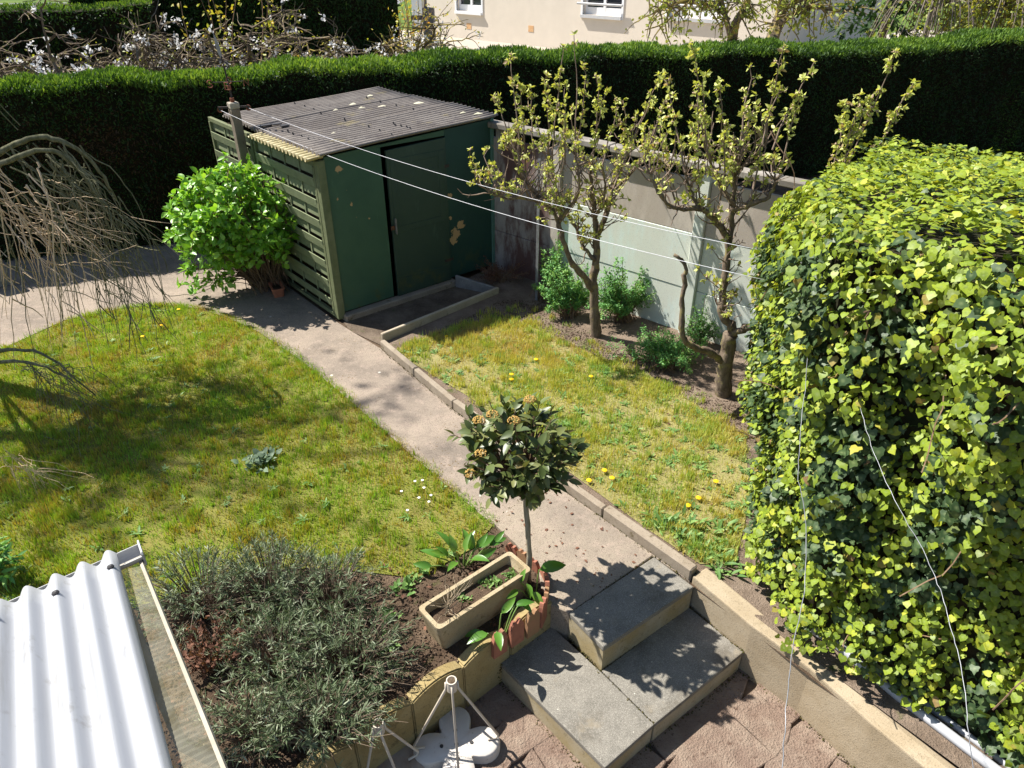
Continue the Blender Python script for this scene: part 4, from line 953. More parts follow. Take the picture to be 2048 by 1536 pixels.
for _ in range(27):                                                # dry straw-coloured strands
    x0 = random.uniform(-60, 90); y0 = random.uniform(320, 440); xe = x0 + random.uniform(0, 150); strand(dead, (x0, y0), (x0 + (xe - x0) * .55, y0 + random.uniform(30, 110)), (xe, y0 + random.uniform(180, 400)), random.uniform(6.2, 6.9), .0125)
for _ in range(18):
    x0 = random.uniform(-20, 120); y0 = random.uniform(380, 520); strand(dead, (x0, y0), (x0 + 80, y0 + random.uniform(-20, 40)), (x0 + random.uniform(120, 260), y0 + random.uniform(0, 120)), random.uniform(6.3, 6.9), .0075)
for _ in range(26):
    x0 = random.uniform(130, 250); y0 = 330 + (x0 - 130) * .7 + random.uniform(-20, 60); xe = x0 + random.uniform(40, 120); strand(tw, (x0, y0), (x0 + (xe - x0) * .5, y0 + 120), (min(xe, 350), random.uniform(600, 715)), random.uniform(6.6, 7.0), .0075)
for _ in range(20):                                                 # dark strands of the nearer limb
    x0 = random.uniform(30, 150); strand(tw, (x0, 725 + random.uniform(-8, 25)), (x0 + random.uniform(20, 60), 755), (x0 + random.uniform(30, 110), random.uniform(800, 940)), random.uniform(5.2, 5.5), .0065)
for _ in range(14):
    x0 = random.uniform(-30, 40); strand(dead, (x0, 905 + random.uniform(-20, 40)), (x0 + 40, 935), (x0 + random.uniform(40, 110), random.uniform(940, 1000)), random.uniform(4.6, 4.9), .004)
for Q in heads:                                                    # high crown, above the frame, shades the lawn
    for _ in range(9):
        i = rng.integers(3, len(Q)); a = rng.uniform(0, 6.28); r = rng.uniform(.3, 1.25); p = Q[i]
        P = smooth_path([p, p + (r * .6 * math.cos(a), r * .6 * math.sin(a), rng.uniform(.05, .5)), p + (r * math.cos(a), r * math.sin(a), rng.uniform(-.7, .2))], 5); tw.tube(P, np.linspace(.011, .005, len(P)), 4)
        if rng.uniform() < .75:
            q = twig_path(P[4], rng.normal(size=3), .5, 5, .6, -.1); tw.tube(q, np.linspace(.008, .003, len(q)), 4)
tw.build('branchlets', M_WILLOW, wil)['kind'] = 'stuff'; dead.build('dry_branchlets', M_WDEAD, wil)['kind'] = 'stuff'
# tall tree outside the frame on the left: its crown dapples the lawn
TT = np.array([-12.6, 8.0, 0]); TC = np.array([-11.2, 8.55, 11.0])
tall = empty('tall_tree', TT, 'tall tree beyond the left edge whose crown dapples the lawn', 'tree')
w = Wood(); w.limb([TT, TT + (.2, .1, 4), TT + (.5, .2, 8), TC + (-.5, 0, -1)], .22, .10, 9)
cl = []
for _ in range(95):
    d = rand_unit(1)[0] * np.array([3.6, 2.3, 1.8]) * rng.uniform(.25, 1); p = TC + d; w.b.tube(smooth_path([TC + (-.5, 0, -1.3 + rng.uniform(0, 1.2)), TC + d * .5 + rng.normal(size=3) * .15, p], 3), np.linspace(.022, .010, 7), 5); cl.append(p)
w.b.build('trunk', M_PEARB, tall); cl = np.array(cl); P = np.repeat(cl, 8, 0); m = len(P); P = P + rng.normal(size=(m, 3)) * .17
V, F = scatter(*LEAF4, P, frames(rand_unit(m), rand_unit(m)), rng.uniform(.08, .17, m)); mk('leaves', V, F, M_PEARL, tall, tint=np.repeat(rng.uniform(.2, 1, m), len(LEAF4[0])))['kind'] = 'stuff'
def leaf_objects(name, tpls, mats, P, A, Nn, S_, parent, top=300, camw=True, tint=None, stuff_name='leaf_mass', tpl_idx=None, obj_ok=None):
    """the leaves that show largest become single objects, the rest one mass"""
    n = len(P); score = S_ / np.linalg.norm(P - np.array([0, 0, CAM_H]), axis=1)
    if obj_ok is not None: score = np.where(obj_ok, score, 0)
    order = np.argsort(-score); sel = order[:top]; rest = order[top:]
    idx = rng.integers(0, len(tpls), n) if tpl_idx is None else tpl_idx
    Rm = frames(A, Nn)
    mes = []
    edges = [np.clip(np.hypot(tv[:, 0], (tv[:, 1] - .34)) / .62, 0, 1) for tv, tf in tpls]
    def put_edge(me, e): a = me.attributes.new('edge', 'FLOAT', 'POINT'); a.data.foreach_set('value', e.astype(np.float32))
    for (tv, tf), e in zip(tpls, edges):
        o = mk(name, tv, tf, mats[0]); put_edge(o.data, e); mes.append(o.data); bpy.data.objects.remove(o)
    for i in sel:
        M = Matrix(Rm[i].tolist()).to_4x4() @ Matrix.Scale(float(S_[i]), 4); M.translation = Vector(P[i]); inst(name, mes[idx[i]], M, parent)
    Vs, Fs, Ts, Es, off = [], [], [], [], 0
    for k, (tv, tf) in enumerate(tpls):
        r_ = rest[idx[rest] == k]
        if not len(r_): continue
        V, F = scatter(tv, tf, P[r_], Rm[r_], S_[r_]); Vs.append(V); Fs.append(F + off); off += len(V); Ts.append(np.repeat(tint[r_] if tint is not None else rng.uniform(0, 1, len(r_)), len(tv))); Es.append(np.tile(edges[k], len(r_)))
    if Vs:
        o = mk(stuff_name, np.vstack(Vs), np.vstack(Fs), mats[-1], parent, tint=np.concatenate(Ts)); put_edge(o.data, np.concatenate(Es)); o['kind'] = 'stuff'

# ------------------------------------------------------------------ hydrangea and its trough
HB = np.array([-3.32, 9.02, 0]); HCc = np.array([-3.54, 8.82, 1.0]); HR = np.array([.80, .68, .70])
hyd = empty('hydrangea_bush', HB, 'rounded bright green hydrangea bush against the shed fence', 'bush')
st = B(); tips = []; td = []
for _ in range(270):
    d = rand_unit(1)[0]; d[2] = abs(d[2]) * 1.1 - .45; d = nrm(d); p = HCc + HR * d * rng.uniform(.72, 1.0)
    if p[0] * US[0] + p[1] * US[1] > (S(-.08, 0)[0] * US[0] + S(-.08, 0)[1] * US[1]): continue
    b0 = HB + np.array([rng.normal() * .12, rng.normal() * .10, 0]); mid = b0 * .45 + p * .55 + np.array([0, 0, .14]) + rng.normal(size=3) * .04
    P = smooth_path([b0, mid, p], 5); st.tube(P, np.linspace(.007, .0035, len(P)), 4)
    tips.append(p); td.append(nrm(P[-1] - P[-3]))
    for m in range(3):
        i = rng.integers(5, len(P)); q = P[i] + nrm(rng.normal(size=3) + d) * rng.uniform(.06, .2); st.tube([P[i], q], [.004, .003], 4, False); tips.append(q); td.append(nrm(q - P[i]))
for _ in range(34):
    p = np.array([-3.95, 8.62, .36]) + rng.normal(size=3) * np.array([.2, .12, .12]); P = smooth_path([HB + (rng.normal() * .1, rng.normal() * .1, .02), (HB + p) / 2 + np.array([0, 0, .12]), p], 5); st.tube(P, np.linspace(.006, .003, len(P)), 4); tips.append(p); td.append(nrm(P[-1] - P[-3]))
st.build('stems', M_STEM, hyd)
tips, td = np.array(tips), np.array(td); nl = 7
P = np.repeat(tips, nl, 0); D = np.repeat(td, nl, 0); n = len(P)
A = rand_unit(n) + D * .35 + np.array([0, 0, .15]); Nn = D * .8 + np.array([0, 0, .8]) + rand_unit(n) * .45
P = P + nrm(A) * .015 - D * rng.uniform(0, .05, n)[:, None]
S_ = rng.uniform(.055, .115, n)
leaf_objects('leaf', [LEAFB, LEAF4], M_HYD, P, A, Nn, S_, hyd)
# terracotta trough
def trough(name, label, c, ux, L, Wd, H_, th, mat, taper=.86, soil=M_SOIL, rim=.0, fill=.06, soil_z=None):
    c = np.array([c[0], c[1], c[2] if len(c) > 2 else 0.0]); ux = np.array([*ux, 0.]); ux /= np.linalg.norm(ux); uy = np.array([-ux[1], ux[0], 0])
    def rr(l, w, z, r=.03, k=4):
        out = []
        for sx, sy, a0 in ((1, 1, 0), (-1, 1, 90), (-1, -1, 180), (1, -1, 270)):
            for q in range(k + 1):
                a = R(a0 + 90 * q / k); out.append(c + ux * (sx * (l - r) + r * math.cos(a)) + uy * (sy * (w - r) + r * math.sin(a)) + np.array([0, 0, z]))
        return out
    l, w = L / 2, Wd / 2; rings = [rr(l * taper, w * taper, 0), rr(l * (taper + .9) / 1.9, w * (taper + .9) / 1.9, H_ * .45), rr(l, w, H_ - .02), rr(l + rim, w + rim, H_ - .018), rr(l + rim, w + rim, H_), rr(l - th, w - th, H_), rr(l - th - .006, w - th - .006, H_ - .03), rr((l - th) * .93, (w - th) * .9, H_ - fill - .02)]
    k = len(rings[0]); V = sum(rings, []); F = [tuple(range(k - 1, -1, -1))] + [(i * k + j, i * k + (j + 1) % k, (i + 1) * k + (j + 1) % k, (i + 1) * k + j) for i in range(len(rings) - 1) for j in range(k)]
    t = empty(name, c, label, 'planter'); mk('trough_body', V, F, mat, t, smooth=False)
    sv = rr((l - th) * .96, (w - th) * .94, H_ - fill); mid = c + np.array([0, 0, H_ - fill + .012])
    mk('soil', [mid] + sv, [(0, 1 + i, 1 + (i + 1) % k) for i in range(k)], soil, t); return t
M_TERRA = plain('terracotta', (.42, .155, .085), (.33, .12, .07), 9, .8, .25, .2, 60, c3=(.2, .085, .05), c3scale=14)
trough('terracotta_trough', 'small empty terracotta trough under the hydrangea', G(556, 588), (.45, -.89), .30, .15, .13, .014, M_TERRA, .84, rim=.008, fill=.05)

# ------------------------------------------------------------------ ivy mass on the right
IF = [np.array(p) for p in ((2.62, 6.0), (2.26, 5.35), (1.98, 4.7), (1.80, 4.15), (1.72, 3.75), (1.82, 3.30), (2.10, 2.92), (2.52, 2.42), (3.1, 1.75), (3.7, 1.0))]
IB = [np.array(p) for p in ((3.2, 6.45), (4.2, 6.5), (4.9, 6.0), (5.1, 3.4), (4.7, 1.0))]
IZ = 2.46
def ivz(y): return np.interp(y, [1.5, 2.4, 3.2, 4.0, 5.0, 6.0], [2.95, 2.92, 2.84, 2.74, 2.60, 2.46])
ivy = empty('ivy_mass', (2.9, 4.2, 0), 'huge ivy covered block with yellow green and dark leaves on the right', 'ivy')
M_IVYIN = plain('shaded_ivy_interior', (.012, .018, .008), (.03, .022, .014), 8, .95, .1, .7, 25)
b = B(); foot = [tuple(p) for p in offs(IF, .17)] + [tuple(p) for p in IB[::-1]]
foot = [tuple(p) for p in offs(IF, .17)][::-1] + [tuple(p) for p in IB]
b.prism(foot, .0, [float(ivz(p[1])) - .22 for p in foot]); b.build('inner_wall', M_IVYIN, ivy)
ifa = np.array(IF); isg = np.linalg.norm(np.diff(ifa, axis=0), axis=1); icu = np.concatenate([[0], np.cumsum(isg)])
def ivy_front(n):
    s = rng.uniform(0, icu[-1], n); x = np.interp(s, icu, ifa[:, 0]); y = np.interp(s, icu, ifa[:, 1]); e = .25
    dx = np.interp(np.minimum(s + e, icu[-1]), icu, ifa[:, 0]) - np.interp(np.maximum(s - e, 0), icu, ifa[:, 0]); dy = np.interp(np.minimum(s + e, icu[-1]), icu, ifa[:, 1]) - np.interp(np.maximum(s - e, 0), icu, ifa[:, 1]); l = np.hypot(dx, dy)
    t = rng.uniform(.0, 1, n); z = .05 + (ivz(y) - .1) * t
    nn = np.stack([dy / l, -dx / l, np.zeros(n)], 1)                      # outwards, to the garden
    bulge = .13 * noise2(s, z, 1.6, 21) + .06 * noise2(s, z, 4.5, 22) - .16 * np.clip((t - .88) / .12, 0, 1) ** 2 + .06 * np.sin(t * 3.1)
    return np.stack([x, y, z], 1) + nn * bulge[:, None], nn, t, s
n = 25000
P1, N1, t1, s1 = ivy_front(n)
depth = rng.uniform(-.13, .03, n); P1 = P1 + N1 * depth[:, None]
low = (P1[:, 2] < .10 + .14 * noise2(s1, s1 * 0, 3, 5)); P1, N1, t1, s1, depth = P1[~low], N1[~low], t1[~low], s1[~low], depth[~low]; n = len(P1)
A1 = N1 * rng.uniform(.1, .7, n)[:, None] + np.array([0, 0, -1]) * rng.uniform(.3, 1.0, n)[:, None] + rand_unit(n) * .55
Q1 = N1 * .65 + np.array([0, 0, .8]) + rand_unit(n) * .5
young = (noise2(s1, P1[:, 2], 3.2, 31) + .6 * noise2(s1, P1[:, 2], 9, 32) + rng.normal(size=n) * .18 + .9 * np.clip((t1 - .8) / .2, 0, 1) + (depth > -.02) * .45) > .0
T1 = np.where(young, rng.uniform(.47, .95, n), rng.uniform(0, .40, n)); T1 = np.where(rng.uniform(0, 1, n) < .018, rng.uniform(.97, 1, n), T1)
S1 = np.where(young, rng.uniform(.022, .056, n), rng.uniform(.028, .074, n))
# top
m = 15000
ft = [tuple(p) for p in offs(IF, .0)][::-1] + [tuple(p) for p in IB]
q = sample_poly(ft, m)
dmin = np.min(np.stack([np.hypot(q[:, 0] - c[0], q[:, 1] - c[1]) for c in np.vstack([smooth_path(ifa, 6)])], 0), 0)
z2 = ivz(q[:, 1]) - .16 + .16 * np.clip(dmin / .45, 0, 1) ** .6 + .05 * noise2(q[:, 0], q[:, 1], 2.2, 41) + .04 * noise2(q[:, 0], q[:, 1], 6, 42) + rng.uniform(-.08, .05, m) 
P2_ = np.stack([q[:, 0], q[:, 1], z2], 1); A2 = rand_unit(m) * np.array([1, 1, .35]) + np.array([-.25, -.1, .0]); Q2 = np.array([0, 0, 1.0]) + rand_unit(m) * .55
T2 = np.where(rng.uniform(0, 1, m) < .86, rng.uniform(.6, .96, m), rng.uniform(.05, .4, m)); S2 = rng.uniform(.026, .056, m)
PA, AA, QA, TA, SA = np.vstack([P1, P2_]), np.vstack([A1, A2]), np.vstack([Q1, Q2]), np.concatenate([T1, T2]), np.concatenate([S1, S2])
tid = np.where(TA > .45, 1, 0)
ok = np.concatenate([(depth > -.045) & (s1 < 4.6), np.zeros(m, bool)])
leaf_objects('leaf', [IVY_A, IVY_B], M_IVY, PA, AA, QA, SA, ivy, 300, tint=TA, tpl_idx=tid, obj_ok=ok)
b = B()
for _ in range(46):
    p, nn, tt, ss_ = ivy_front(1); P = twig_path(p[0] + nn[0] * -.04, np.array([rng.normal() * .4, rng.normal() * .4, -1 if rng.uniform() < .6 else .6]), rng.uniform(.2, .6), 6, .5, -.1); b.tube(P, .004, 4)
b.build('vines', M_STEM, ivy)

# ------------------------------------------------------------------ clipped standard viburnum
VB = np.array([.125, 3.70, 0]); VC = np.array([.045, 3.79, 1.15])
vib = empty('standard_viburnum', VB, 'lollipop clipped viburnum with dark glossy leaves and ochre flower heads', 'tree')
w = Wood(); w.limb([VB, VB + (-.005, .01, .35), VB + (-.03, .04, .72), VB + (-.04, .06, .95)], .019, .016, 8, 4, .002); w.b.build('trunk', M_VTRUNK, vib, smooth=True)
br = B(); tips = []; tdir = []
for k in range(180):
    d = rand_unit(1)[0]; d[2] = d[2] * .9; d = nrm(d); p = VC + d * np.array([.45, .43, .41]) * rng.uniform(.55, 1.0); c0 = VB + (-.035, .05, rng.uniform(.74, .98))
    P = smooth_path([c0, c0 * .5 + p * .5 + np.array([0, 0, .04]), p], 4); br.tube(P, np.linspace(.006, .003, len(P)), 4); tips.append(p); tdir.append(nrm(P[-1] - P[-2]))
br.build('branches', M_STEM, vib)
tips, tdir = np.array(tips), np.array(tdir); nl = 5; P = np.repeat(tips, nl, 0); D = np.repeat(tdir, nl, 0); n = len(P)
P = P - D * rng.uniform(0, .14, n)[:, None]; A = rand_unit(n) * .8 + D * .7 + np.array([0, 0, -.05]); Nn = D * .5 + np.array([0, 0, .75]) + rand_unit(n) * .5; S_ = rng.uniform(.07, .125, n)
VL = leaf_tpl(.48, .13, .16, 3)
keep = np.arange(n) < n
leaf_objects('leaf', [VL], M_VIB + [leaf_mat('viburnum_leaf_mass', [(0, (.055, .08, .022)), (.6, (.10, .13, .036)), (1, (.19, .20, .07))], .40, .42, .16)], P, A, Nn, S_, vib)
ico_v = np.array([(1, 0, 0), (-1, 0, 0), (0, 1, 0), (0, -1, 0), (0, 0, 1), (0, 0, -1)], float); ico_f = np.array([(0, 2, 4), (2, 1, 4), (1, 3, 4), (3, 0, 4), (2, 0, 5), (1, 2, 5), (3, 1, 5), (0, 3, 5)])
for x, y in ((958, 842), (1028, 842), (1060, 800), (962, 908), (940, 948), (985, 830)):
    c = AY(x, y, 3.55 if y > 835 else 3.7); k = 90; d = rand_unit(k); d[:, 2] = np.abs(d[:, 2]); pp = c + d * np.array([.038, .038, .024])
    V, F = scatter(ico_v, ico_f, pp, frames(rand_unit(k), rand_unit(k)), rng.uniform(.004, .0065, k)); mk('flower_head', V, F, M_VFLW, vib)

# ------------------------------------------------------------------ concrete trough, tiles, edging
M_TROUGH = render_mat('buff_cast_stone_trough', (.33, .26, .155), (.39, .325, .215), (.17, .125, .06))
tc = (np.array([-.53, 3.145]) + np.array([.05, 3.69])) / 2 + np.array([-.005, .0])
tr = trough('stone_trough', 'long buff cast stone trough planter on the soil above the steps', (*tc, -.005), US, .80, .235, .25, .024, M_TROUGH, .9, rim=.004, fill=.07)
# bare twiggy plant and small weeds in the trough
tz = .19
def T_(a, c_): p = tc + US * a + VS * c_; return np.array([p[0], p[1], tz])
dp = empty('withered_plant', T_(-.27, 0), 'withered bare twiggy plant in the near end of the stone trough', 'plant')
b = B(); root = T_(-.27, -.01)
b.tube(smooth_path([root + (0, 0, -.03), root + (.012, .01, .05), root + (.03, .02, .11)], 4), .008, 5)
for _ in range(26):
    d = nrm(rng.normal(size=3) * np.array([1, 1, .5]) + np.array([.25, .1, .7])); P = twig_path(root + (.02, .015, rng.uniform(.03, .11)), d, rng.uniform(.1, .3), 7, .55, .3); b.tube(P, np.linspace(.0035, .0012, len(P)), 4)
b.build('twigs', bark_mat('pale_dry_twig', (.26, .20, .13), (.36, .29, .2)), dp)
def rosette(name, label, c, n, L, wtpl, mat, cat, group=None, up=.5, tintmass=True, spread=1.0):
    A = np.stack([np.cos(t := rng.uniform(0, 6.28, n)), np.sin(t), rng.uniform(.1, up, n) * 2], 1); P = np.repeat(np.array(c, float)[None], n, 0) + rng.normal(size=(n, 3)) * np.array([.012, .012, .0]) * spread
    V, F = scatter(*wtpl, P, frames(A, np.array([0, 0, 1.0]) + rand_unit(n) * .3 - A * .3), rng.uniform(.6, 1.2, n) * L)
    return tag(mk(name, V, F, mat, tint=np.repeat(rng.uniform(0, 1, n), len(wtpl[0])), origin=c), label, cat, group)
LONG = leaf_tpl(.26, .1, .25, 3); SPEAR = leaf_tpl(.46, .22, .30, 4)
def rosettes_stuff(name, label, cs, nlo, nhi, llo, lhi, tpl, mat, up=.5, spread=1.0):
    Vs, Fs, Ts, off = [], [], [], 0
    for c in cs:
        n = int(rng.integers(nlo, nhi)); t = rng.uniform(0, 6.28, n); A = np.stack([np.cos(t), np.sin(t), rng.uniform(.1, up, n) * 2], 1); P = np.repeat(np.array(c, float)[None], n, 0) + rng.normal(size=(n, 3)) * np.array([.012, .012, .0]) * spread
        V, F = scatter(*tpl, P, frames(A, np.array([0, 0, 1.0]) + rand_unit(n) * .3 - A * .3), rng.uniform(.5, 1.2, n) * rng.uniform(llo, lhi)); Vs.append(V); Fs.append(F + off); off += len(V); Ts.append(np.repeat(rng.uniform(0, 1, n), len(tpl[0])))
    return tag(mk(name, np.vstack(Vs), np.vstack(Fs), mat, tint=np.concatenate(Ts)), label, 'weeds', kind='stuff')
rosettes_stuff('trough_weeds', 'tiny green weeds sprouting in the stone trough soil', [T_(random.uniform(-.12, .34), random.uniform(-.07, .07)) - (0, 0, .01) for k in range(18)], 6, 14, .02, .05, LEAF4, M_WEED, 1.2, 1.6)

# arum plants: each blade is its own leaf
o = mk('leaf', SPEAR[0], SPEAR[1], M_ARUM); SPEAR_ME = o.data; bpy.data.objects.remove(o)
def arum(label, c, leaves, zs=1.0):
    t = empty('arum_plant', (*c, 0), label, 'plant'); bst = B()
    for (dx, dy, z, ax, ay, az, L) in leaves:
        z = z * zs; p = np.array([c[0] + dx, c[1] + dy, z]); A = nrm(np.array([ax, ay, az], float)); Nn = np.array([.15, -.3, 1.0]) + rng.normal(size=3) * .25
        Rm = frames(A[None], Nn[None])[0]; M = Matrix(Rm.tolist()).to_4x4() @ Matrix.Diagonal((L * .8 * random.uniform(.85, 1.05), L * .82, L * .82, 1)); M.translation = Vector(p); inst('leaf', SPEAR_ME, M, t)
        bst.tube(smooth_path([np.array([c[0] + dx * .3, c[1] + dy * .3, -.01]), np.array([c[0] + dx * .7, c[1] + dy * .7, z * .7]), p], 3), .005, 5)
    bst.build('stalks', M_WEED if False else plain('pale_green_stalk', (.15, .24, .06), (.12, .2, .04), 12, .5, .4), t)
arum('arum lily plant behind the stone trough with broad leaves', G(925, 1130)[:2], [(-.16, -.02, .20, -.9, .3, .5, .20), (-.08, .05, .26, -.5, .5, .7, .22), (.02, .02, .28, .3, .5, .7, .20), (.10, .06, .26, .8, .5, .35, .22), (-.03, -.07, .22, -.3, -.6, .4, .17), (.07, -.05, .24, .7, -.3, .5, .19), (-.22, -.08, .16, -1, -.1, .3, .17), (.20, .10, .22, .9, .6, .2, .2), (.03, .1, .24, -.1, .9, .5, .18), (-.12, .02, .2, -.6, -.3, .6, .16), (.14, .0, .2, .9, .1, .5, .16), (-.05, .0, .3, -.2, .2, .9, .17), (.06, .02, .3, .2, .1, .9, .16), (-.1, -.03, .26, -.5, .1, .8, .15), (.12, .05, .3, .5, .3, .8, .15), (.24, .13, .24, .6, .3, .7, .14)], .45)
arum('arum lily plant leaning over the far end of the trough', (.16, 3.56), [(.03, -.02, .29, .95, .25, .10, .25), (-.06, -.06, .20, .3, -.8, .1, .15), (-.02, -.10, .16, .5, -.6, -.2, .16), (-.12, -.10, .18, -.5, -.7, .2, .14), (-.1, -.05, .2, .2, .3, .8, .12)])
arum('arum lily plant in front of the trough beside the tiles', (-.10, 3.17), [(-.06, -.03, .12, -.8, -.4, .1, .18), (.0, -.05, .16, .2, -.9, .2, .17), (.03, .05, .22, .7, .5, .6, .17), (-.10, .0, .10, -.9, -.1, -.1, .15), (.12, .10, .24, .9, .1, .3, .16), (.16, .15, .22, .5, -.6, .1, .13)])

# terracotta edging tiles
M_TILE = plain('terracotta_edging', (.36, .15, .095), (.28, .115, .075), 11, .85, .2, .3, 70, c3=(.17, .10, .06), c3scale=9)
edg = empty('terracotta_edging', (.1, 3.35, 0), 'row of terracotta rope-top edging tiles round the viburnum foot', 'edging')
def tile(p, d, wdt, h, mat=M_TILE, th=.03, z0=-.08):
    p = np.array([*p, 0.]); d = np.array([*d, 0.]); d /= np.linalg.norm(d); nn = np.array([-d[1], d[0], 0]); prof = [(-.5, 0), (.5, 0), (.5, .70), (.42, .84), (.28, .97), (.14, .96), (0, .86), (-.14, .96), (-.28, .97), (-.42, .84), (-.5, .70)]
    V = [p + d * x * wdt + nn * s * th / 2 + np.array([0, 0, z0 + (h - z0) * y]) for s in (-1, 1) for x, y in prof]; n = len(prof)
    mk('tile', V, [tuple(range(n - 1, -1, -1)), tuple(range(n, 2 * n))] + [(i, (i + 1) % n, n + (i + 1) % n, n + i) for i in range(n)], mat, edg)
M_TILE2 = plain('mossy_terracotta_edging', (.26, .17, .085), (.33, .17, .10), 8, .9, .2, .3, 60)
for i, (x, y, hh, dx, dy) in enumerate(((-.085, 3.135, .15, .78, .62), (.03, 3.225, .155, .78, .62), (.14, 3.30, .16, .75, .66), (.215, 3.40, .15, .35, .93), (.245, 3.51, .13, .15, .99), (.255, 3.64, .10, .0, 1), (.235, 3.74, .09, -.3, .95), (.16, 3.84, .09, -.7, .7), (.08, 3.93, .085, -.7, .7), (.0, 4.0, .08, -.75, .65))):
    tile((x, y), (dx, dy), .112, hh, M_TILE2 if i in (2, 4, 8) else M_TILE)

# scalloped concrete edging along the bed
scal = empty('scalloped_edging', (-.3, 3.0, -.42), 'ochre scalloped concrete edging between soil bed and terrace', 'edging')
SE = np.array([.29, 3.485]); sdir = -US; L1 = .40
for k in range(9):
    a = SE + sdir * k * L1; prof = [(0, -.5), (L1 - .004, -.5)]
    npt = 9
    for j in range(npt + 1): t = 1 - j / npt; prof.append((t * (L1 - .004), -.03 + .085 * math.sin(math.pi * (.08 + .84 * t)) ** .8 + (.03 if k == 0 else 0)))
    n = len(prof); V = []
    for s in (0, 1):
        for x, z in prof: p = a + sdir * x + (VS * (.085 if s else .0)) * 1.0 + VS * (-.02 if not s else 0) * max(0, -z); V.append((p[0], p[1], z))
    o = mk('scallop', V, [tuple(range(n)), tuple(range(2 * n - 1, n - 1, -1))] + [(i, n + i, n + (i + 1) % n, (i + 1) % n) for i in range(n)], M_SCAL, scal)
    bm = bmesh.new(); bm.from_mesh(o.data); bmesh.ops.recalc_face_normals(bm, faces=bm.faces); bmesh.ops.bevel(bm, geom=[e for e in bm.edges if e.calc_face_angle(0) > .9], offset=.010, segments=2, affect='EDGES'); bm.to_mesh(o.data); bm.free()

# ------------------------------------------------------------------ parasol bases
M_PARA = plain('dirty_white_plastic', (.62, .58, .53), (.55, .50, .45), 7, .55, .35, .1, 40, c3=(.30, .24, .18), c3scale=34, c3t=(.62, .74))
M_PROD = plain('cream_painted_steel', (.60, .53, .44), (.52, .45, .36), 9, .5, .4)
def clover(c, R0, lr, z0, z1, rot, name, parent, mat):
    ring = []
    for k in range(64):
        t = 2 * math.pi * k / 64; d = 0
        for q in range(4):
            a = rot + q * math.pi / 2; cx, cy = R0 * math.cos(a), R0 * math.sin(a); bq = cx * math.cos(t) + cy * math.sin(t); disc = bq * bq - (cx * cx + cy * cy - lr * lr)
            if disc > 0: d = max(d, bq + math.sqrt(disc))
        ring.append((max(d, R0 * .74), t))
    rs = np.array([r for r, _ in ring]); rs = (np.roll(rs, 1) + rs * 2 + np.roll(rs, -1)) / 4
    V = []; lv = ((1.0, z0), (1.0, z1 - .028), (.975, z1 - .010), (.93, z1), (.25, z1 - .006))
    for sc, z in lv:
        for k in range(64): V.append((c[0] + rs[k] * sc * math.cos(ring[k][1]), c[1] + rs[k] * sc * math.sin(ring[k][1]), z))
    F = [(i * 64 + j, i * 64 + (j + 1) % 64, (i + 1) * 64 + (j + 1) % 64, (i + 1) * 64 + j) for i in range(len(lv) - 1) for j in range(64)] + [tuple(range(256, 320))]
    return mk(name, V, F, mat, parent, smooth=True)
def parasol_base(label, c, rot, ringc, style):
    t = empty('parasol_base', (c[0], c[1], -.42), label, 'parasol base')
    if style == 'clover':
        body = clover(c, .172, .108, -.418, -.33, rot, 'foot', t, M_PARA); rr_ = .255
        for k in range(5):
            a = rot + (k - 1) * math.pi / 2; r_ = .095 if k else 0; hx = np.array([c[0] + r_ * math.cos(a), c[1] + r_ * math.sin(a), -.3335])
            b = B(); b.tube([hx, hx + (0, 0, .005)], .012, 10); b.build('drain_hole', M_BOLT, body)
    else:
        V = []; prof = ((.19, -.418), (.195, -.37), (.175, -.35), (.02, -.345)); k = 28
        for r_, z in prof: V += [(c[0] + r_ * math.cos(2 * math.pi * j / k), c[1] + r_ * math.sin(2 * math.pi * j / k), z) for j in range(k)]
        mk('foot', V, [(i * k + j, i * k + (j + 1) % k, (i + 1) * k + (j + 1) % k, (i + 1) * k + j) for i in range(3) for j in range(k)] + [tuple(range(3 * k, 4 * k))], plain('brown_stained_concrete', (.28, .21, .16), (.38, .32, .27), 7, .85, .2, .3), t, smooth=True); rr_ = .16
    rc = np.array(ringc); k = 16; V = []
    for r_, z in ((.032, -.055), (.032, .03), (.026, .03), (.026, -.055)): V += [rc + (r_ * math.cos(2 * math.pi * j / k), r_ * math.sin(2 * math.pi * j / k), z) for j in range(k)]
    mk('ring', V, [(i * k + j, i * k + (j + 1) % k, ((i + 1) % 4) * k + (j + 1) % k, ((i + 1) % 4) * k + j) for i in range(4) for j in range(k)], M_PROD, t, smooth=False)
    for q in range(4):
        a = rot + q * math.pi / 2; d = np.array([math.cos(a), math.sin(a), 0]); f = np.array([c[0], c[1], -.322]) + d * rr_
        b = B(); b.tube([rc + d * .034 + (0, 0, .01), rc + d * .037 + (0, 0, -.05), f + d * .012 + (0, 0, .03), f + (0, 0, .003), f - d * .055], .0085, 6); b.build('rod', M_PROD, t, smooth=True)
pc = G(913, 1488, -.33)
parasol_base('white clover-shaped parasol base with cream rods by the scalloped edging', pc[:2], R(8), (pc[0] - .005, pc[1] + .01, .27), 'clover')
pc2 = G(786, 1540, -.345)
parasol_base('round brown parasol base with cream rods, half hidden by lavender', pc2[:2], R(30), (*AY(757, 1452, pc2[1])[:2], float(AY(757, 1452, pc2[1])[2])), 'round')
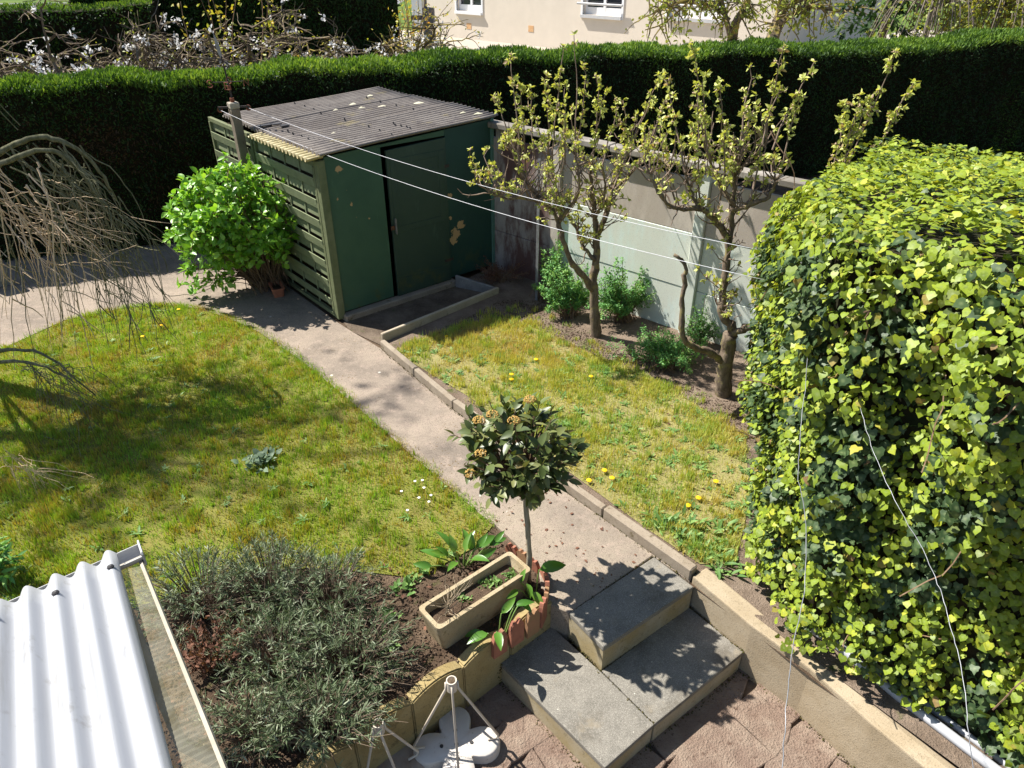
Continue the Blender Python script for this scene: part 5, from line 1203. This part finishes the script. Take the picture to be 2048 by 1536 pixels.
# ------------------------------------------------------------------ lavender, bushes, weeds
NARROW = leaf_tpl(.13, .08, .12, 1)
LAVME = None
def lavender(label, c, rx, ry, h, n, seed):
    t = empty('lavender_bush', (*c, 0), label, 'bush', 'lavender bushes in the soil bed'); st = B(); tp = []; td = []
    for _ in range(int(n * .72)):
        a = rng.uniform(0, 6.28); r = math.sqrt(rng.uniform(0, 1)) * rng.uniform(.8, 1.2); p0 = np.array([c[0] + rx * .35 * r * math.cos(a), c[1] + ry * .35 * r * math.sin(a), 0]); e = np.array([c[0] + rx * r * math.cos(a), c[1] + ry * r * math.sin(a), h * max(.25, 1 - .45 * r * r) * rng.uniform(.5, 1.25)])
        P = smooth_path([p0, p0 * .55 + e * .45 + np.array([0, 0, .05]), e], 3); st.tube(P, np.linspace(.0045, .002, len(P)), 4, False); tp.append(e); td.append(nrm(P[-1] - P[-2]))
        if rng.uniform() < .35:
            q = e + nrm(td[-1] + rng.normal(size=3) * .3) * rng.uniform(.05, .2); st.tube([e, q], [.0016, .001], 3, False)
    st.build('stems', bark_mat('lavender_stem_%d' % seed, (.12, .085, .06), (.22, .17, .13)), t)
    tp, td = np.array(tp), np.array(td); nl = 15; P = np.repeat(tp, nl, 0); D = np.repeat(td, nl, 0); m = len(P); along = rng.uniform(-.075, .012, m)
    A = D * .75 + rand_unit(m) * .8 + np.array([0, 0, .1]); tt = np.clip(np.repeat(rng.uniform(.1, .8, len(tp)), nl) + rng.normal(size=m) * .15, 0, 1)
    V, F = scatter(*NARROW, P + D * along[:, None], frames(A, rand_unit(m) + D), rng.uniform(.032, .07, m)); o = mk('foliage', V, F, M_LAV, t, tint=np.repeat(tt, len(NARROW[0]))); o['kind'] = 'stuff'
for k, (lab, px, rx, ry, h, n) in enumerate((
    ('lavender bush at the lawn edge just right of the lean-to gutter', (410, 1215), .50, .38, .36, 240), ('tall lavender bush at the lawn edge, in the middle', (545, 1195), .44, .38, .40, 270), ('dense lavender bush at the lawn edge beside the bare soil', (660, 1225), .44, .38, .36, 280),
    ('lavender bush in the middle of the bed, right of the dead plant', (560, 1330), .42, .32, .34, 240), ('lavender bush nearest the stone trough', (700, 1335), .44, .40, .34, 300),
    ('lavender bush at the bottom edge beside the translucent strip', (520, 1470), .36, .28, .30, 190), ('lowest lavender bush, overhanging the round parasol base', (645, 1470), .42, .28, .32, 260))):
    lavender(lab, G(*px)[:2], rx, ry, h, n, k)
dd = empty('dead_plant', G(420, 1330), 'crumpled reddish brown dead plant beside the lean-to roof', 'plant'); st = B(); P = []
for _ in range(42):
    p0 = G(430, 1330) + (rng.normal() * .05, rng.normal() * .05, 0); Q = twig_path(p0, np.array([rng.normal() * .4, rng.normal() * .4, 1]), rng.uniform(.15, .42), 6, .5, .1); st.tube(Q, np.linspace(.003, .0015, len(Q)), 4); P += [Q[i] for i in range(2, len(Q)) for _k in range(3)]
st.build('stems', M_STEM, dd); P = np.array(P); m = len(P); V, F = scatter(*LEAF4, P + rng.normal(size=P.shape) * .012, frames(rand_unit(m), rand_unit(m)), rng.uniform(.02, .05, m)); o = mk('leaves', V, F, M_DEAD, dd, tint=np.repeat(rng.uniform(0, 1, m), len(LEAF4[0]))); o['kind'] = 'stuff'

def leafy(name, label, c, rx, ry, h, nst, mat, size, nl=16, group=None, tpl=LEAF2, zlow=.05, z0=.045, lean=(0, 0)):
    t = empty(name, (*c, z0), label, 'bush', group); st = B(); tp = []; td = []; lobes = [(rng.uniform(-.7, .7), rng.uniform(-.6, .6), rng.uniform(.55, 1.1), rng.uniform(.4, .75)) for _ in range(6)]
    for _ in range(nst):
        lb = lobes[rng.integers(0, len(lobes))]; a = rng.uniform(0, 6.28); r = rng.uniform(0, 1) ** .6; e = np.array([c[0] + rx * (lb[0] + lb[3] * r * math.cos(a)) + lean[0], c[1] + ry * (lb[1] + lb[3] * r * math.sin(a)) + lean[1], z0 + max(zlow, h * lb[2] * math.sqrt(max(0, 1 - .85 * r * r)) * rng.uniform(.45, 1.15))])
        p0 = np.array([c[0] + rng.normal() * rx * .15, c[1] + rng.normal() * ry * .15, z0]); P = smooth_path([p0, p0 * .5 + e * .5 + np.array([0, 0, .08 * h]), e], 3); st.tube(P, np.linspace(.005, .002, len(P)), 4, False)
        for u in (.55, .75, .9, 1.0): i = int(u * (len(P) - 1)); tp.append(P[i]); td.append(nrm(P[i] - P[max(0, i - 1)] + rng.normal(size=3) * .02))
    st.build('stems', M_STEM, t); tp, td = np.array(tp), np.array(td); P = np.repeat(tp, nl, 0); D = np.repeat(td, nl, 0); m = len(P)
    P = P + rand_unit(m) * rng.uniform(0, .05, m)[:, None]; A = rand_unit(m) + D * .4; V, F = scatter(*tpl, P, frames(A, np.array([0, 0, .8]) + rand_unit(m) * .6 + D * .3), rng.uniform(.6, 1.3, m) * size)
    tt = np.clip(np.repeat(rng.uniform(.15, .85, len(tp)), nl) + rng.normal(size=m) * .15, 0, 1); o = mk('leaves', V, F, mat, t, tint=np.repeat(tt, len(tpl[0]))); o['kind'] = 'stuff'
RG = 'leafy bushes along the concrete fence'
leafy('rue_bush', 'fresh green feathery bush at the steel stake near the shed', G(1088, 605, .045)[:2] + np.array([.0, .12]), .34, .30, .72, 90, M_RUE, .034, 18, RG)
leafy('rue_bush', 'feathery green bush just before the nearer-shed pear trunk', G(1140, 640, .045)[:2] + np.array([.0, .1]), .38, .28, .60, 90, M_RUE, .034, 18, RG)
leafy('rue_bush', 'blue green feathery bush behind the first pear trunk, against fence', G(1240, 645, .045)[:2] + np.array([.05, .05]), .42, .30, .72, 110, M_RUE, .034, 18, RG)
leafy('rue_bush', 'low spreading feathery bush between the two pear trunks', G(1330, 735, .045)[:2] + np.array([.02, .0]), .58, .40, .34, 120, M_RUE, .028, 18, RG)
leafy('rue_bush', 'upright feathery bush behind the low limb of the forked pear', G(1385, 700, .045)[:2] + np.array([.1, .15]), .28, .2, .5, 40, M_RUE, .026, 14, RG)
leafy('dry_weeds', 'dry brownish weeds in the shaded corner of shed and fence', np.array([-.15, 9.12]), .34, .28, .28, 46, M_DEAD, .022, 10)
leafy('strap_plant', 'dark strap-leaved clump in the shade below the hedge', G(290, 445)[:2] + np.array([0, .3]), .5, .25, .28, 24, M_WEED, .16, 4, tpl=NARROW, z0=.1)
leafy('leafy_plant', 'green leafy plant at the left edge beyond the lean-to gutter', G(-15, 1170)[:2], .22, .2, .3, 16, M_RUE, .10, 5, tpl=LONG)

# dandelions and daisies, rosettes of weeds
fl_v = [(0, 0, .012)] + [(.5 * math.cos(t), .5 * math.sin(t), .0) for t in np.arange(12) * math.pi / 6] + [(.35 * math.cos(t), .35 * math.sin(t), -.25) for t in np.arange(12) * math.pi / 6]
fl_v = [(x, y, z * (1 if i else 14)) for i, (x, y, z) in enumerate(fl_v)]
fl_f = [(0, 1 + i, 1 + (i + 1) % 12) for i in range(12)] + [(1 + i, 13 + i, 13 + (i + 1) % 12, 1 + (i + 1) % 12) for i in range(12)]
def flower(name, label, p, d, mat, cat, group, h=.06):
    t = empty(name, p, label, cat, group); V = np.array(fl_v) * d + np.array(p) + np.array([0, 0, h]); mk('flower_head', V, fl_f, mat, t)
    b = B(); b.tube([np.array(p), np.array(p) + (0, 0, h)], .002, 4); b.build('stalk', M_STEM, t)
dl = [((893, 672), 'dandelion close to the edging board before the shed'), ((1072, 718), 'largest dandelion in the middle of the dry lawn'), ((1182, 752), 'dandelion right of the middle of the dry lawn, by the bushes'), ((1023, 748), 'upper of the two dandelions just above the viburnum crown'), ((1023, 758), 'lower of the two dandelions just above the viburnum crown'),
      ((1178, 960), 'dandelion nearest the kerb beside the viburnum crown'), ((1224, 955), 'dandelion second from the kerb beside the viburnum crown'), ((1209, 940), 'topmost of the three dandelions beside the viburnum crown'), ((1397, 995), 'dandelion in the dry lawn near the ivy'), ((1432, 962), 'dandelion at the foot of the ivy'), ((1376, 1010), 'lowest dandelion in the dry lawn')]
for (x, y), lab in dl: flower('dandelion', lab, G(x, y, .09) - (0, 0, .05), .048, M_DFLOW, 'flower', 'dandelions in the dry lawn', .05)
for (x, y), lab in [((357, 618), 'yellow dandelion at the far lawn edge by the path'), ((322, 650), 'yellow dandelion in the lawn below the willow strands'), ((285, 672), 'small yellow dandelion in the left of the lawn')]: flower('dandelion', lab, G(x, y, .05) - (0, 0, .05), .045, M_DFLOW, 'flower', 'dandelions in the lawn', .05)
for i, (x, y) in enumerate(((830, 962), (848, 975), (803, 982), (862, 990), (838, 995), (858, 1003), (815, 1020), (845, 960))): flower('daisy', 'small white daisy in the lawn beside the path', G(x, y, .05) - (0, 0, .05), .024, M_WHT, 'flower', 'daisies in the lawn beside the path', .05)
rosettes_stuff('dry_lawn_weeds', 'green weed rosettes scattered in the dry lawn', [(c[0], c[1], .055) for c in sample_poly(DRY, 330)], 6, 15, .03, .085, LONG, M_WEED, .35)
lq = sample_poly(LAWN, 260); lq = lq[lq[:, 0] > -6.2]
rosettes_stuff('lawn_weeds', 'small weed rosettes scattered in the mossy lawn', [(c[0], c[1], .012) for c in lq], 5, 12, .03, .075, LONG, M_WEED, .35)
rosette('grey_weed', 'grey green weed clump standing out in the middle of the lawn', tuple(G(522, 925) + (0, 0, .02)), 90, .075, LEAFB, leaf_mat('grey_green_weed', [(0, (.10, .16, .09)), (1, (.22, .29, .19))], .6, .3, .2), 'weed', None, .9, spread=5)
rosettes_stuff('soil_weeds', 'green weed tufts in the bare soil by the trough', [G(x, y) for x, y in ((770, 1300), (776, 1290), (765, 1285), (780, 1230), (810, 1180), (800, 1170), (820, 1160), (690, 1250), (835, 1150), (850, 1140))], 8, 20, .04, .075, LEAF4, M_WEED, .9, 3)
rosettes_stuff('kerb_weeds', 'green weeds between kerb and foot of the ivy', [G(x, y, .05) for x, y in ((1440, 1140), (1380, 1080), (1370, 1070), (1400, 1075), (1430, 1100), (1350, 1060), (1455, 1120), (1410, 1110), (1320, 1040), (1440, 1060), (1390, 1050))], 12, 30, .07, .13, LONG, M_WEED, .9, 4)

# ------------------------------------------------------------------ grass
BLV = np.array([(-.5, 0, 0), (.5, 0, 0), (-.38, .55, .12), (.38, .55, .12), (0, 1, .42)], float); BLF = np.array([(0, 1, 3), (0, 3, 2), (2, 3, 4)])
def grass(name, poly, n, z0, L, wd, mat, tintf, label, dens=None, flat=.0):
    q = sample_poly(poly, n); d = q[:, 1] < 9
    if dens is not None: keep = rng.uniform(0, 1, n) < dens(q); q = q[keep]
    m = len(q); t = np.clip(tintf(q) + rng.normal(size=m) * .13, 0, 1); az = rng.uniform(0, 6.28, m)
    lean = rng.uniform(.15, 1.1 + flat, m); A = np.stack([np.cos(az) * lean, np.sin(az) * lean, np.ones(m)], 1); Nn = np.stack([np.cos(az), np.sin(az), -lean], 1) * -1
    ln = rng.uniform(.5, 1.35, m) * L * (1 + .5 * noise2(q[:, 0], q[:, 1], 3.5, 61)); S3 = np.stack([np.full(m, wd) * rng.uniform(.7, 1.3, m), ln, ln], 1)
    V, F = scatter(BLV, BLF, np.stack([q[:, 0], q[:, 1], np.full(m, z0)], 1), frames(A, Nn), S3)
    return tag(mk(name, V, F, mat, tint=np.repeat(t, 5)), label, 'grass', kind='stuff')
def lt(q): return .56 + .20 * noise2(q[:, 0], q[:, 1], 1.6, 51) + .30 * noise2(q[:, 0], q[:, 1], 7.5, 52) + .16 * noise2(q[:, 0], q[:, 1], 16, 55)
near = [p for p in LAWN]
grass('lawn_grass', near, 175000, -.004, .034, .0060, M_GRASS, lt, 'patchy mossy green lawn grass left of the path', dens=lambda q: np.where(q[:, 0] < -6.6, .2, np.clip(.78 + .35 * noise2(q[:, 0], q[:, 1], 2.3, 71), .25, 1)))
def dt(q): return .60 + .22 * noise2(q[:, 0], q[:, 1], 1.8, 53) + .18 * noise2(q[:, 0], q[:, 1], 6, 54) + .35 * np.clip((5.0 - q[:, 1]) / 1.2, 0, 1)
grass('dry_grass', DRY, 70000, .05, .042, .005, M_STRAW, dt, 'sparse straw yellow grass between kerb and pear trees', dens=lambda q: np.clip(.62 + .4 * noise2(q[:, 0], q[:, 1], 2.6, 72), .12, 1))
# straggling blades over the lawn edge and along the kerb
edge = np.array(LAWN[:12]); ep = smooth_path(np.c_[edge, np.zeros(len(edge))], 30)[:, :2]; pick = ep[rng.integers(0, len(ep), 5000)] + rng.normal(size=(5000, 2)) * .035
m = len(pick); az = rng.uniform(0, 6.28, m); A = np.stack([np.cos(az) * 1.1, np.sin(az) * 1.1, np.ones(m)], 1); ln = rng.uniform(.02, .055, m)
V, F = scatter(BLV, BLF, np.c_[pick, np.full(m, -.002)], frames(A, np.stack([-np.cos(az), -np.sin(az), np.ones(m)], 1)), np.stack([np.full(m, .004), ln, ln], 1))
tag(mk('edge_grass', V, F, M_GRASS, tint=np.repeat(np.clip(lt(pick) + .1, 0, 1), 5)), 'ragged grass fringe along the lawn edge', 'grass', kind='stuff')
def tufts(name, poly, nt, per, z0, L, mat, tint, label):
    c = sample_poly(poly, nt); c = c[c[:, 0] > -6.3]; q = np.repeat(c, per, 0) + rng.normal(size=(len(c) * per, 2)) * np.repeat(rng.uniform(.012, .05, len(c)), per)[:, None]; m = len(q)
    az = rng.uniform(0, 6.28, m); ln_ = rng.uniform(.1, .9, m); A = np.stack([np.cos(az) * ln_, np.sin(az) * ln_, np.ones(m)], 1); Nn = np.stack([-np.cos(az), -np.sin(az), ln_], 1); ln = np.repeat(rng.uniform(.6, 1.3, len(c)), per) * rng.uniform(.6, 1.2, m) * L
    V, F = scatter(BLV, BLF, np.c_[q, np.full(m, z0)], frames(A, Nn), np.stack([np.full(m, .0065), ln, ln], 1)); tt = np.clip(np.repeat(rng.uniform(*tint, len(c)), per) + rng.normal(size=m) * .1, 0, 1)
    tag(mk(name, V, F, mat, tint=np.repeat(tt, 5)), label, 'grass', kind='stuff')
tufts('lawn_tufts', LAWN, 5200, 20, -.004, .06, M_GRASS, (.16, 1), 'longer grass tufts in the mossy lawn')
tufts('dry_tufts', DRY, 560, 30, .05, .07, M_STRAW, (.35, 1), 'longer grass tufts in the dry lawn')
tufts('bed_tufts', [tuple(p) for p in P2((1000, 610), (1080, 620), (1200, 690), (1440, 810), (1480, 850), (1400, 830), (1200, 730), (1060, 665), (900, 655), z=.045)], 110, 24, .045, .06, M_STRAW, (.5, 1), 'thin grass tufts creeping over the bed soil')
# clods and stones on bare soil
def clods(name, poly, n, z0, lo, hi, mat, label):
    q = sample_poly(poly, n); s = rng.uniform(lo, hi, n) * rng.uniform(.5, 1.3, n); V, F = scatter(ico_v, ico_f, np.c_[q, np.full(n, z0)], frames(rand_unit(n), rand_unit(n)), np.stack([s, s * .8, s * .6], 1)); V = V + rng.normal(size=V.shape) * lo * .25
    tag(mk(name, V, F, mat), label, 'soil', kind='stuff')
M_CLOD = soil_mat('soil_clods', (.075, .05, .034), (.19, .14, .10))
bed = [(-.9, 2.55), (.1, 3.38), (.24, 3.75), (-.1, 4.1), (-.6, 3.85), (-1.1, 3.98), (-2.6, 3.8), (-2.8, 3.0), (-1.9, 2.2), (-1.2, 2.3)]
clods('soil_clods', bed, 6500, -.008, .004, .015, M_CLOD, 'crumbly brown soil of the lavender bed')
clods('bed_clods', [tuple(p) for p in P2((1000, 600), (1080, 600), (1200, 680), (1440, 800), (1500, 800), (1500, 880), (1380, 830), (1190, 735), (1060, 660), (900, 655), z=.045)], 5000, .047, .004, .014, M_CLOD, 'crumbly soil below the pear trees')
clods('shed_litter', [tuple(S(.0, -.1)[:2]), tuple(S(1.7, -.12)[:2]), (-.75, 9.0), (-.18, 8.66), (-1.5, 7.36), (-2.0, 7.72)], 2500, -.006, .003, .009, M_CLOD, 'dark crumbly soil before the shed door')
sheet('shed_forecourt', [tuple(S(.0, -.08)[:2]), tuple(S(1.8, -.08)[:2]), (-.70, 9.05), (-.18, 8.70), (-1.52, 7.33), (-1.97, 7.71)], .0, soil_mat('forecourt_soil', (.10, .075, .055), (.2, .155, .115)))
def moss_line(name, pts, n, sp, lo, hi, mat, label):
    P = np.vstack([np.linspace(a, c, 60) for a, c in zip(pts[:-1], pts[1:])]); q = P[rng.integers(0, len(P), n)]; q = q + rng.normal(size=q.shape) * np.array([sp, sp, .001]); s = rng.uniform(lo, hi, n) * rng.uniform(.4, 1.3, n)
    V, F = scatter(ico_v, ico_f, q, frames(rand_unit(n), rand_unit(n)), np.stack([s, s, s * .7], 1)); return V, F
M_MOSS = plain('dark_joint_moss', (.05, .055, .015), (.10, .075, .03), 30, .95, .1)
ml = [([(*p, .016) for p in KP], 900, .014), ([(.40, 3.39, -.222), (.605, 3.10, -.222), (1.31, 3.65, -.222)], 160, .008), ([(.61, 3.10, -.222), (.905, 2.715, -.222)], 60, .005), ([(1.33, 3.66, -.222), (1.625, 3.26, -.222)], 90, .006), ([(.57, 2.42, -.418), (.91, 2.70, -.418), (1.63, 3.245, -.418)], 260, .012), ([(-.09, 3.16, -.418), (.55, 2.42, -.418)], 160, .012),
      ([(1.64, 3.24, -.418), (1.92, 2.92, -.418), (2.15, 2.55, -.418)], 160, .012), ([(.28, 3.48, -.222), (-.09, 3.165, -.222), (-.09, 3.165, -.418), (-1.2, 2.2, -.418)], 260, .012), ([(-.15, 4.32, .014), (.30, 4.88, .014)], 90, .008), ([(.41, 3.40, .02), (1.09, 3.94, .02)], 60, .006), ([tuple(S(.05, -.11, .0)), tuple(S(1.75, -.11, .0))], 160, .012)]
Vs, Fs, off = [], [], 0
for pts, n, sp in ml: V, F = moss_line('', [np.array(p) for p in pts], n, sp, .003, .008, None, ''); Vs.append(V); Fs.append(F + off); off += len(V)
tag(mk('joint_moss', np.vstack(Vs), np.vstack(Fs), M_MOSS), 'dark moss and dirt in the joints of kerb, steps and terrace', 'moss', kind='stuff')
# leaf litter on soil and path
n = 420; q = np.vstack([sample_poly(bed, 200), sample_poly(DRY, 160), sample_poly(PATH_A, 60)]); V, F = scatter(*LEAF4, np.c_[q, np.r_[np.full(200, .008), np.full(160, .065), np.full(60, .022)]], frames(rand_unit(n) * np.array([1, 1, .15]), np.array([0, 0, 1.0]) + rand_unit(n) * .4), rng.uniform(.015, .04, n))
tag(mk('leaf_litter', V, F, M_DEAD, tint=np.repeat(rng.uniform(0, 1, n), len(LEAF4[0]))), 'scattered dry brown leaves on soil and path', 'leaf litter', kind='stuff')

# ------------------------------------------------------------------ trees beyond the hedge
def bare_tree(name, label, base, h, spread, seed, leafmat, nleaf, leafsize, flower=0, fmat=None, bark=M_PEARB, tint=(0, 1), group=None, droop=.15, r0=.11, gens=4, fsize=.07):
    rs = np.random.default_rng(seed); t = empty(name, base, label, 'tree', group); b = B(); tips = []
    def grow(p, d, L, r, g):
        n = 5; P = [p]
        for _ in range(n): d = nrm(d + rs.normal(size=3) * .20 + np.array([0, 0, -droop * (g < 2) * .5])); P.append(P[-1] + d * L / n)
        P = np.array(P); b.tube(P, np.linspace(r, r * .55, len(P)), 6 if g > 2 else 3, False)
        if g == 0: tips.extend([P[-1], P[-2], P[-3]]); return
        for k in range(4 if g > 1 else 5):
            i = rs.integers(2, n + 1); nd = nrm(d * .55 + rs.normal(size=3) * .75 * np.array([spread, spread, .6]) + np.array([0, 0, .12])); grow(P[i], nd, L * rs.uniform(.55, .8), r * .55, g - 1)
    for k in range(3): a = k * 2.1 + seed; grow(np.array(base, float), nrm(np.array([.45 * math.cos(a), .45 * math.sin(a), 1.0])), h * .42, r0, gens)
    b.build('trunk', bark, t); tips = np.array(tips)
    rg = np.random.default_rng(seed + 1); i = rg.integers(0, len(tips), nleaf); P = tips[i] + rg.normal(size=(nleaf, 3)) * .05; A = nrm(rg.normal(size=(nleaf, 3)))
    V, F = scatter(*LEAF4, P, frames(A, nrm(rg.normal(size=(nleaf, 3))) + np.array([0, 0, .6])), rg.uniform(.6, 1.3, nleaf) * leafsize); o = mk('leaves', V, F, leafmat, t, tint=np.repeat(rg.uniform(*tint, nleaf), len(LEAF4[0]))); o['kind'] = 'stuff'
    if flower:
        c = tips[rg.integers(0, len(tips), flower)]; P = np.repeat(c, 7, 0) + rg.normal(size=(flower * 7, 3)) * .03; m = len(P); A = nrm(rg.normal(size=(m, 3)) + np.array([0, 0, .4]))
        V, F = scatter(*LEAFB, P, frames(A, nrm(rg.normal(size=(m, 3)))), rg.uniform(.7, 1.2, m) * fsize); o = mk('blossom', V, F, fmat, t, tint=np.repeat(rg.uniform(0, 1, m), len(LEAFB[0]))); o['kind'] = 'stuff'
    return t
BG = 'white blossoming trees beyond the hedge'
bare_tree('blossom_tree', 'white blossoming tree at the far left beyond the hedge', (-11.2, 14.2, 0), 4.3, 1.5, 3, M_SPRING, 900, .07, 200, M_BLOS, M_PEARB, (.5, 1), BG)
bare_tree('blossom_tree', 'white blossoming tree second from the left beyond the hedge', (-8.0, 14.8, 0), 4.3, 1.6, 5, M_SPRING, 600, .065, 170, M_BLOS, M_PEARB, (.5, .95), BG)
bare_tree('blossom_tree', 'white blossoming tree behind the weather vane', (-5.3, 15.6, 0), 4.3, 1.6, 8, M_SPRING, 600, .06, 150, M_BLOS, M_PEARB, (.45, .95), BG)
bare_tree('blossom_tree', 'sparse blossoming tree nearest the house corner', (-3.0, 17.4, 0), 4.0, 1.5, 13, M_SPRING, 600, .075, 120, M_BLOS, M_YBARK, (.25, .8), BG)
bare_tree('bare_shrub_tree', 'dense brown bare branched tree between the two left blossom trees', (-9.7, 16.2, 0), 4.2, 1.7, 21, M_SPRING, 240, .06, 30, M_BLOS, M_PEARB, (.4, .9))
bare_tree('bare_shrub_tree', 'dense brown bare branched tree just left of the weather vane', (-6.5, 14.6, 0), 4.0, 1.7, 34, M_SPRING, 240, .06, 40, M_BLOS, M_PEARB, (.4, .9))
for lab, c, n_, lo, hi, sz in (('yellow and orange leaved shrub among the blossom trees', (-6.6, 18.6, 0), 16, .3, .8, .11), ('orange leaved shrub beside the house corner', AY(815, 60, 27)[:2].tolist() + [0], 13, .1, .7, .11)):
    t = empty('coloured_shrub', c, lab, 'bush'); st = B(); tp = []
    for _ in range(n_):
        Q = twig_path(np.array(c) + rng.normal(size=3) * np.array([.3, .3, 0]), np.array([rng.normal() * .3, rng.normal() * .3, 1.0]), rng.uniform(2.0, 3.9), 7, .3, .2); st.tube(Q, np.linspace(.02, .006, len(Q)), 4); tp += list(Q[3:])
    st.build('stems', M_STEM, t); tp = np.array(tp); m = len(tp) * 7; P = np.repeat(tp, 7, 0) + rng.normal(size=(m, 3)) * .12; V, F = scatter(*LEAF4, P, frames(rand_unit(m), rand_unit(m) + np.array([0, 0, .5])), rng.uniform(.6, 1.2, m) * sz); o = mk('leaves', V, F, M_SPRING, t, tint=np.repeat(rng.uniform(lo, hi, m), len(LEAF4[0]))); o['kind'] = 'stuff'
leafy('dry_shrub', 'grey dry shrub before the house beside the gate post', AY(830, 78, 27)[:2], 1.3, .8, 1.3, 60, M_LAV, .14, 8, z0=0)
leafy('dry_shrub', 'twiggy olive shrub right of the gate post', AY(885, 80, 27)[:2], .8, .6, 1.2, 40, M_LAV, .12, 6, z0=0)
# two trees in front of the neighbour's facade
def px_tree(name, label, Y, limbs, nleaf, seed, mat=M_YBARK, leafmat=M_SPRING, tint=(.6, 1), drp=-.5):
    base = AY(*limbs[0][0][0], Y); base[2] = 0; t = empty(name, base, label, 'tree'); b = B(); tips = []
    first = AY(*limbs[0][0][0], Y); b.tube([base, first], [.26, .2], 7, False)
    for px, r0_, r1_ in limbs:
        P = smooth_path([AY(x, y, Y + random.uniform(-.3, .3)) for x, y in px], 4); b.tube(P, np.linspace(r0_, r1_, len(P)), 6)
        for _ in range(int(len(P) * 1.7)):
            i = rng.integers(3, len(P)); q = twig_path(P[i], rng.normal(size=3) + np.array([0, 0, .1]), rng.uniform(.4, 1.3), 7, .5, drp); b.tube(q, np.linspace(.028, .008, len(q)), 4, False); tips += list(q[3:])
    b.build('trunk', mat, t); tips = np.array(tips); i = rng.integers(0, len(tips), nleaf); P = tips[i] + rng.normal(size=(nleaf, 3)) * .06
    V, F = scatter(*LEAF4, P, frames(rand_unit(nleaf), rand_unit(nleaf) + np.array([0, 0, .5])), rng.uniform(.09, .18, nleaf)); o = mk('leaves', V, F, leafmat, t, tint=np.repeat(rng.uniform(*tint, nleaf), len(LEAF4[0]))); o['kind'] = 'stuff'
px_tree('street_tree', 'lichened tree with drooping twigs before the house windows', 24.5, [([(1466, 80), (1472, 45), (1490, 15), (1500, -20), (1510, -60)], .15, .08), ([(1462, 78), (1450, 30), (1440, -10), (1430, -60)], .09, .05), ([(1440, -10), (1400, -20), (1360, 5), (1320, 20)], .06, .02), ([(1460, 40), (1420, 10), (1370, 0), (1300, 30)], .05, .02), ([(1440, -20), (1390, -5), (1330, 45), (1290, 60)], .05, .015)], 900, 3)
px_tree('street_tree', 'lichened tree with yellow trunk at the shaded house corner', 23.5, [([(1542, 85), (1552, 55), (1562, 25), (1570, -20), (1575, -60)], .2, .12), ([(1560, 45), (1590, 28), (1630, 15), (1680, 22), (1705, 18)], .09, .03), ([(1566, 20), (1600, 0), (1640, -15)], .08, .03), ([(1600, 25), (1620, 8), (1660, -5)], .04, .02)], 520, 4)
# conifer and weeping shrub at the right end
con = empty('dark_conifer', (*AY(1760, 90, 21.0)[:2], 0), 'dark spruce branch mass beside the shaded house wall', 'tree'); c0 = np.array(con.location); b = B(); b.tube([c0, c0 + (0, 0, 5)], [.14, .05], 6); b.build('trunk', M_PEARB, con)
P = []; A = []
for k in range(90):
    z = rng.uniform(.5, 5.0); a = rng.uniform(0, 6.28); L = (5.4 - z) * .36 + .2; d = np.array([math.cos(a), math.sin(a), -.25])
    for u in np.linspace(.25, 1, 22): P.append(c0 + (0, 0, z) + d * L * u + rng.normal(size=3) * .04); A.append(d + rng.normal(size=3) * .7)
P, A = np.array(P), np.array(A); m = len(P); V, F = scatter(SPRAY_V, SPRAY_F, P, frames(A, np.array([0, 0, 1.0]) + rand_unit(m) * .4), rng.uniform(.15, .32, m)); o = mk('needles', V, F, M_HEDGE, con, tint=np.repeat(rng.uniform(.2, .5, m), len(SPRAY_V))); o['kind'] = 'stuff'
for lab, px, n_, Y, tt, k_ in (('grey weeping shrub with bare twigs beyond the hedge', (1865, 20), 70, 19.5, (.5, .9), 2), ('dense grey olive shrub at the top right corner beyond the hedge', (2000, 20), 130, 19.5, (.35, .9), 5)):
    c = AY(*px, Y); t = empty('weeping_shrub', (c[0], c[1], 0), lab, 'bush'); st = B(); tp = []
    st.tube([(c[0], c[1], 0), tuple(c)], [.12, .07], 6)
    for _ in range(n_):
        a = rng.uniform(0, 6.28); r_ = rng.uniform(.3, 1.5); Q = smooth_path([c, c + (r_ * .6 * math.cos(a), r_ * .6 * math.sin(a), rng.uniform(.1, .6)), c + (r_ * math.cos(a), r_ * math.sin(a), rng.uniform(-1.2, -.2))], 5); st.tube(Q, np.linspace(.022, .007, len(Q)), 4); tp += list(Q[5:])
    st.build('stems', bark_mat('grey_twig_%d' % k_, (.16, .13, .10), (.26, .22, .18)), t); tp = np.array(tp); m = len(tp) * k_; P = np.repeat(tp, k_, 0) + rng.normal(size=(m, 3)) * .1
    V, F = scatter(*LEAF4, P, frames(rand_unit(m), rand_unit(m)), rng.uniform(.06, .14, m)); o = mk('leaves', V, F, M_SPRING, t, tint=np.repeat(rng.uniform(*tt, m), len(LEAF4[0]))); o['kind'] = 'stuff'
